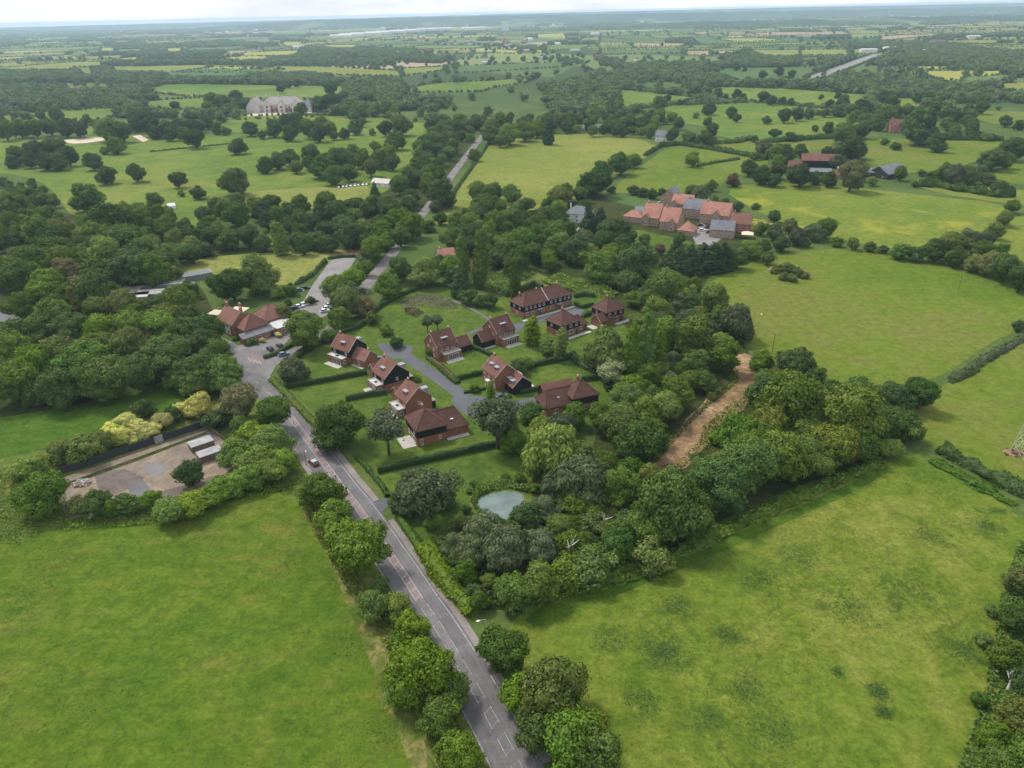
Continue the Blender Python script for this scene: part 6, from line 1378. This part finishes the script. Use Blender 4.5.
# a walker, sheep
def person(label, c, deg):
    o = empty('person', (*g(*c), .17), math.radians(deg)); tag(o, label, 'person')
    V = [(0, 0, .95), (0, 0, 1.2), (0, 0, 1.42), (0, 0, 1.52), (0, .02, 1.66), (0, .02, 1.76), (.1, 0, .88), (.12, .14, .48), (.12, .05, .06), (.12, .2, .04), (-.1, 0, .88), (-.12, -.08, .48), (-.12, -.26, .1), (-.12, -.12, .04), (.2, 0, 1.4), (.27, -.06, 1.12), (.27, .08, .88), (-.2, 0, 1.4), (-.27, .08, 1.12), (-.27, .22, .92)]
    E_ = [(0, 1), (1, 2), (2, 3), (3, 4), (4, 5), (0, 6), (6, 7), (7, 8), (8, 9), (0, 10), (10, 11), (11, 12), (12, 13), (2, 14), (14, 15), (15, 16), (2, 17), (17, 18), (18, 19)]
    R_ = [.15, .14, .15, .06, .10, .07, .10, .07, .05, .04, .10, .07, .05, .04, .07, .05, .04, .07, .05, .04]
    me = bpy.data.meshes.new('body'); me.from_pydata(V, E_, []); b = link('body', me, o); me.materials.append(MT['cloth'])
    sk = b.modifiers.new('skin', 'SKIN'); b.modifiers.new('sub', 'SUBSURF').levels = 1
    for i, r in enumerate(R_): me.skin_vertices[0].data[i].radius = (r, r)
    me.skin_vertices[0].data[0].use_root = True
    MB().ball((0, .025, 1.70), .115, 10, 8, (.9, 1, 1.1)).build('hair', MT['tyre'], o); MB().ball((0, .085, 1.665), .085, 10, 8, (.85, .9, 1.15)).build('face', MT['skin'], o)
person('walker in dark clothes striding on the left pavement below the red hatching', (347, 515), -55)
def sheep(label, c, deg):
    o = empty('sheep', (*g(*c), 0), math.radians(deg)); tag(o, label, 'sheep'); m = MB()
    m.ball((0, 0, .68), .38, 10, 7, (1.55, .85, .9)); m.tube([(.5, 0, .78), (.72, 0, .86)], [.17, .13], 7); m.ball((.80, 0, .86), .15, 8, 6, (1.4, .8, .9))
    for x in (-.36, .36):
        for y in (-.16, .16): m.tube([(x, y, .5), (x + .03, y, .25), (x, y, 0)], [.09, .05, .045], 6)
    m.ball((-.6, 0, .62), .1, 6, 4); m.build('body', MT['wool'], o)
sheep('white sheep furthest left in the large right pasture', (741, 317), 40); sheep('white sheep in the middle, right of the leftmost sheep', (749, 322), 170); sheep('white sheep standing alone to the right of the other two', (761.5, 316), 100)
# ------------------------------------------------------------------ far woods that read as one mass
def points_stuff(name, pts, rots, scales, idx, meshes):
    protos = []
    for m_ in meshes: protos.append(bpy.data.objects.new('far_clump', m_))
    me = bpy.data.meshes.new(name); me.vertices.add(len(pts)); me.vertices.foreach_set('co', np.array(pts, np.float32).reshape(-1))
    for nm, ty, dat in (('rz', 'FLOAT', rots), ('sc', 'FLOAT', scales), ('ix', 'INT', idx)):
        a = me.attributes.new(nm, ty, 'POINT'); a.data.foreach_set('value', np.array(dat, np.int32 if ty == 'INT' else np.float32))
    me.update(); o = link(name, me); o['kind'] = 'stuff'
    ng = bpy.data.node_groups.new(name, 'GeometryNodeTree')
    ng.interface.new_socket('Geometry', in_out='INPUT', socket_type='NodeSocketGeometry'); ng.interface.new_socket('Geometry', in_out='OUTPUT', socket_type='NodeSocketGeometry')
    nn, L = ng.nodes, ng.links; gi, go = nn.new('NodeGroupInput'), nn.new('NodeGroupOutput')
    iop = nn.new('GeometryNodeInstanceOnPoints'); jn = nn.new('GeometryNodeJoinGeometry')
    for p in protos[::-1]:
        oi = nn.new('GeometryNodeObjectInfo'); oi.inputs['Object'].default_value = p; oi.inputs['As Instance'].default_value = True; L.new(oi.outputs['Geometry'], jn.inputs[0])
    def attr(nm, ty):
        a = nn.new('GeometryNodeInputNamedAttribute'); a.data_type = ty; a.inputs['Name'].default_value = nm; return a.outputs['Attribute']
    cx = nn.new('ShaderNodeCombineXYZ'); L.new(attr('rz', 'FLOAT'), cx.inputs[2])
    L.new(gi.outputs[0], iop.inputs['Points']); L.new(jn.outputs[0], iop.inputs['Instance']); iop.inputs['Pick Instance'].default_value = True
    L.new(attr('ix', 'INT'), iop.inputs['Instance Index']); L.new(cx.outputs[0], iop.inputs['Rotation']); L.new(attr('sc', 'FLOAT'), iop.inputs['Scale']); L.new(iop.outputs[0], go.inputs[0])
    md = o.modifiers.new('scatter', 'NODES'); md.node_group = ng; return o
def vnoise(seed):
    r = np.random.RandomState(seed).rand(64, 64)
    def f(x, y):
        xi, yi = np.floor(x).astype(int), np.floor(y).astype(int); u, v = x - xi, y - yi; u = u * u * (3 - 2 * u); v = v * v * (3 - 2 * v)
        a, b, c, d = r[xi % 64, yi % 64], r[(xi + 1) % 64, yi % 64], r[xi % 64, (yi + 1) % 64], r[(xi + 1) % 64, (yi + 1) % 64]
        return (a * (1 - u) + b * u) * (1 - v) + (c * (1 - u) + d * u) * v
    return f
vn1, vn2, vn3 = vnoise(1), vnoise(2), vnoise(3)
FB = [(min(p[0] for p in P), max(p[0] for p in P), min(p[1] for p in P), max(p[1] for p in P), P) for P in FIELDS]
def in_field(x, y, grow=0.0):
    for a, b, c, d, P in FB:
        if a <= x <= b and c <= y <= d and inside(x, y, P): return True
    return False
FWOOD = [[g(*p) for p in P] for P in (
 [(395, 92), (430, 90), (500, 93), (560, 86), (620, 80), (640, 95), (640, 119), (430, 119), (395, 112)],
 [(0, 70), (75, 62), (110, 75), (125, 87), (140, 94), (125, 105), (60, 111), (0, 114)],
 [(0, 57), (200, 59), (210, 66), (110, 66), (0, 66)], [(125, 74), (330, 77), (345, 85), (200, 83), (150, 86)],
 [(348, 82), (400, 77), (404, 92), (440, 92), (400, 101), (345, 101)], [(600, 61), (680, 68), (720, 75), (740, 84), (700, 87), (650, 80), (600, 80)],
 [(850, 67), (905, 74), (945, 83), (900, 85), (832, 78)], [(940, 80), (1040, 76), (1040, 83), (965, 83)], [(870, 88), (1040, 93), (1040, 104), (930, 103)],
 [(205, 60), (330, 62), (390, 60), (395, 66), (205, 65)], [(345, 50), (400, 50), (460, 56), (440, 64), (360, 60)])]
def in_wood(x, y): return any(inside(x, y, P) for P in FWOOD)
rs = np.random.RandomState(5)
def fill(Y0, Y1, n, scale, keep, cells):
    """random far positions; keep(coverage, Y) -> probability"""
    out = []
    Y = np.sqrt(rs.uniform(Y0 * Y0, Y1 * Y1, n)); X = rs.uniform(-0.76, 0.76, n) * Y
    cov = vn1(X / scale, Y / scale * 0.6) * 0.6 + vn2(X / scale * 2.7, Y / scale * 2.2) * 0.4
    u = rs.uniform(0, 1, n)
    for x, y, c, q in zip(X, Y, cov, u):
        k_ = CAMZ / (CAMZ - 9.5)
        if (q < keep(c, y) or (y < 3000 and q < 0.75 and vn3(x / 110, y / 160) > 0.42 and in_wood(x, y))) and not in_field(x, y) and not in_field(x * k_, y * k_): out.append((x, y))
    return out
P1 = []
for x, y in fill(905, 3100, 100000, 420, lambda c, y: 1.0 if c > 0.55 else (0.22 if c > 0.51 else 0.016), None):
    px, py = proj(x, y)
    if py > 119 or (py > 108 and any(True for a, b, d in _near(x, y, 14) if math.hypot(a - x, b - y) < d * .5 + 3)): continue
    if not clear_of_roads(x, y, 3): continue
    P1.append((x, y, -0.3))
r2 = np.random.RandomState(6); S1 = list(r2.uniform(0.55, 1.35, len(P1)))
for P in FIELDS:                                   # hedgerows with trees round the far fields
    for a, b in zip(P, P[1:] + P[:1]):
        L_ = math.hypot(b[0] - a[0], b[1] - a[1]); s_ = 0.0
        while s_ < L_ and L_ < 3000:
            x, y = a[0] + (b[0] - a[0]) * s_ / L_ + r2.uniform(-3, 3), a[1] + (b[1] - a[1]) * s_ / L_ + r2.uniform(-3, 3); s_ += r2.uniform(3.5, 8) * max(1, y / 2500)
            if y < 930 or y > 6500 or r2.rand() < 0.15: continue
            big = r2.rand() < 0.22 and not in_field(x * 115 / 106, y * 115 / 106)
            P1.append((x, y, -0.3)); S1.append(r2.uniform(0.7, 1.15) if big else r2.uniform(0.25, 0.45))
n = len(P1)
points_stuff('far_woodland', P1, r2.uniform(0, 6.28, n), S1, r2.randint(0, 4, n), FARM)
P2 = [(x, y, -0.5) for x, y in fill(2700, 9500, 30000, 900, lambda c, y: 0.32 if c > 0.60 else (0.09 if c > .52 else 0.02), None)]
n = len(P2); points_stuff('far_woodland', P2, r2.uniform(0, 6.28, n), r2.uniform(0.6, 1.3, n), r2.randint(0, 2, n), MASS)
hm = MB().box(-6, -4, 0, 6, 4, 5).mesh('far_cottage', MT['render']); m = MB().prism([(-4.4, 4.8), (4.4, 4.8), (0, 8.5)], 0, -6.4, 6.4)
h2 = MB().box(-6, -4, 0, 6, 4, 5); hb = MB(); hb.v = h2.v; hb.f = h2.f
def cottage_mesh(wall, roof, k):
    a = MB().box(-6 * k, -4, 0, 6 * k, 4, 5); nf = len(a.f); a.prism([(-4.4, 4.9), (4.4, 4.9), (0, 8.5)], 0, -6.3 * k, 6.3 * k)
    me = a.mesh('far_cottage', [wall, roof])
    for i, p in enumerate(me.polygons): p.material_index = 0 if i < nf else 1
    return me
HS = [cottage_mesh(MT['render'], MT['tilered'], 1), cottage_mesh(MT['brickpale'], MT['tileold'], 1.3), cottage_mesh(MT['render'], MT['flat'], 2.2)]
P3 = [(x, y, 0) for x, y in fill(1900, 8500, 5200, 700, lambda c, y: 0.7 if 0.36 < c < 0.48 else 0.06, None)]
n = len(P3); points_stuff('far_village', P3, r2.uniform(0, 6.28, n), r2.uniform(0.9, 1.7, n), r2.choice([0, 0, 1, 1, 2], n), HS)
# ------------------------------------------------------------------ one label per tree
LM = [('the concrete yard', 140, 470), ('the yard containers', 206, 453), ('the brick pub', 240, 318), ('the pub car park', 318, 290), ('the mown pub meadow', 255, 266),
 ('the grey low buildings', 150, 292), ('the white tent', 172, 208), ('the cricket pavilion', 383, 184), ('the riding arena', 88, 141), ('the stone manor', 285, 110), ('the round green', 420, 320),
 ('the long terrace', 548, 305), ('the pyramid houses', 590, 325), ('the pond', 500, 503), ('the bare earth track', 690, 430), ('the bare track top', 745, 362), ('the red roofed cluster', 690, 232),
 ('the white house', 578, 220), ('the orange barn', 818, 168), ('the grey end barn', 887, 177), ('the old farmhouse', 896, 132), ('the pasture rubble', 780, 270), ('the road junction', 255, 364), ('the red car', 314, 460),
 ('the white street lamp', 486, 640), ('the bleached dead tree', 569, 560), ('the rooflight house', 567, 400), ('the lane bend', 412, 228), ('the white roadside house', 664, 141), ('the lattice mast', 1015, 450),
 ('the left strip meadow', 90, 400), ('the sheep', 750, 318), ('the small lane house', 447, 258), ('the hip roofed house', 430, 430), ('the dormered house', 502, 378), ('the upper lane', 470, 155), ('the barn among trees', 593, 131),
 ('the lone pasture oak', 937, 142), ('the flower meadow edge', 960, 245), ('the far park hedge', 200, 147), ('the utility pole', 772, 350), ('the white road sign', 318, 448), ('the access stub', 388, 507), ('the lawn tree', 388, 440),
 ('the west lane', 40, 315), ('the motorway', 850, 64), ('the right meadow corner', 520, 615), ('the far park oaks', 136, 172), ('the hay field', 560, 170), ('the grey leafless tree', 635, 490), ('the dark right hedge', 985, 478),
 ('the horse lorry', 82, 137), ('the white villa', 565, 128), ('the slate gable', 722, 236), ('the road bottom', 520, 740), ('the left edge wood', 10, 270), ('the far left copse', 30, 155), ('the park clump', 340, 165), ('the lower right edge', 1005, 690), ('the flower pasture', 780, 125)]
LMg = [(n_, *g(a, b)) for n_, a, b in LM]
ORD = ['nearest', 'second nearest', 'third nearest', 'fourth nearest', 'fifth nearest', 'sixth nearest', 'seventh nearest', 'eighth nearest', 'ninth nearest', 'tenth nearest', 'eleventh nearest', 'twelfth nearest']
byk = {}
for t in TREES:
    if t['label']: continue
    n_, d = min(((n_, math.hypot(t['x'] - a, t['y'] - b)) for n_, a, b in LMg), key=lambda q: q[1])
    byk.setdefault((t['kind'], n_), []).append((d, t))
for (k, n_), L in byk.items():
    L.sort(key=lambda q: q[0])
    for i, (d, t) in enumerate(L):
        o = t['o']
        if i < len(ORD): o['label'] = f"{t['look']} {t['cat']}, {ORD[i]} of its kind to {n_}"
        else: o['label'] = f"{t['look']} {t['cat']} packed with others like it around {n_}"; o['group'] = f"{t['cat']}s packed around {n_}"
        if i < len(ORD): o['group'] = f"{SP[k][3]}s of the valley"
# ------------------------------------------------------------------ light, air, sky
SUN_EL, SUN_AZ = math.radians(54), math.radians(-48)      # azimuth from +Y (away from camera), negative = left
w = bpy.data.worlds.new('World'); scene.world = w; w.use_nodes = True; nt = w.node_tree; nt.nodes.clear()
sky = nt.nodes.new('ShaderNodeTexSky'); sky.sky_type = 'NISHITA'; sky.sun_disc = False; sky.sun_elevation = SUN_EL; sky.sun_rotation = SUN_AZ
sky.altitude = 100; sky.air_density = 1.0; sky.dust_density = 2.5; sky.ozone_density = 1.0
tc = nt.nodes.new('ShaderNodeTexCoord')
cl = noise(nt, mapped(nt, tc.outputs['Generated'], 0, (2, 2, 9)), 2.2, 5, 0.6, 0.3)      # broken pale overcast
cloud = ramp(nt, cl.outputs[0], [(0.30, (7.2, 8.0, 9.0)), (0.70, (12.0, 12.5, 13.2))])
mix_ = mixc(nt, 0.72, sky.outputs[0], cloud.outputs[0])
bg = nt.nodes.new('ShaderNodeBackground'); bg.inputs[1].default_value = 0.086; lk(nt, mix_, bg.inputs[0])
ow = nt.nodes.new('ShaderNodeOutputWorld'); lk(nt, bg.outputs[0], ow.inputs[0])
sl = bpy.data.lights.new('sun', 'SUN'); sl.energy = 2.2; sl.angle = math.radians(9); sl.color = (1.0, 0.955, 0.88)
so = link('sun', sl); sd = Vector((math.sin(SUN_AZ) * math.cos(SUN_EL), math.cos(SUN_AZ) * math.cos(SUN_EL), math.sin(SUN_EL)))
so.rotation_euler = (-sd).to_track_quat('-Z', 'Y').to_euler()
m, nt = mat_new('haze_air'); pv = nt.nodes.new('ShaderNodeVolumePrincipled'); pv.inputs['Color'].default_value = (0.62, 0.80, 1.0, 1); pv.inputs['Density'].default_value = 0.000078
pv.inputs['Anisotropy'].default_value = 0.2
om = nt.nodes.new('ShaderNodeOutputMaterial'); lk(nt, pv.outputs[0], om.inputs['Volume'])
hz = MB().box(-27000, -600, -2.2, 27000, 18200, 118).build('haze', m); hz['kind'] = 'stuff'
scene.view_settings.view_transform = 'Standard'; scene.view_settings.look = 'None'; scene.view_settings.gamma = 1.0; scene.view_settings.exposure = 0.60
cy = scene.cycles; cy.max_bounces = 5; cy.diffuse_bounces = 2; cy.glossy_bounces = 2; cy.transmission_bounces = 3; cy.volume_bounces = 1; cy.transparent_max_bounces = 6
cy.use_denoising = True; cy.denoising_prefilter = 'NONE'; cy.caustics_reflective = False; cy.caustics_refractive = False
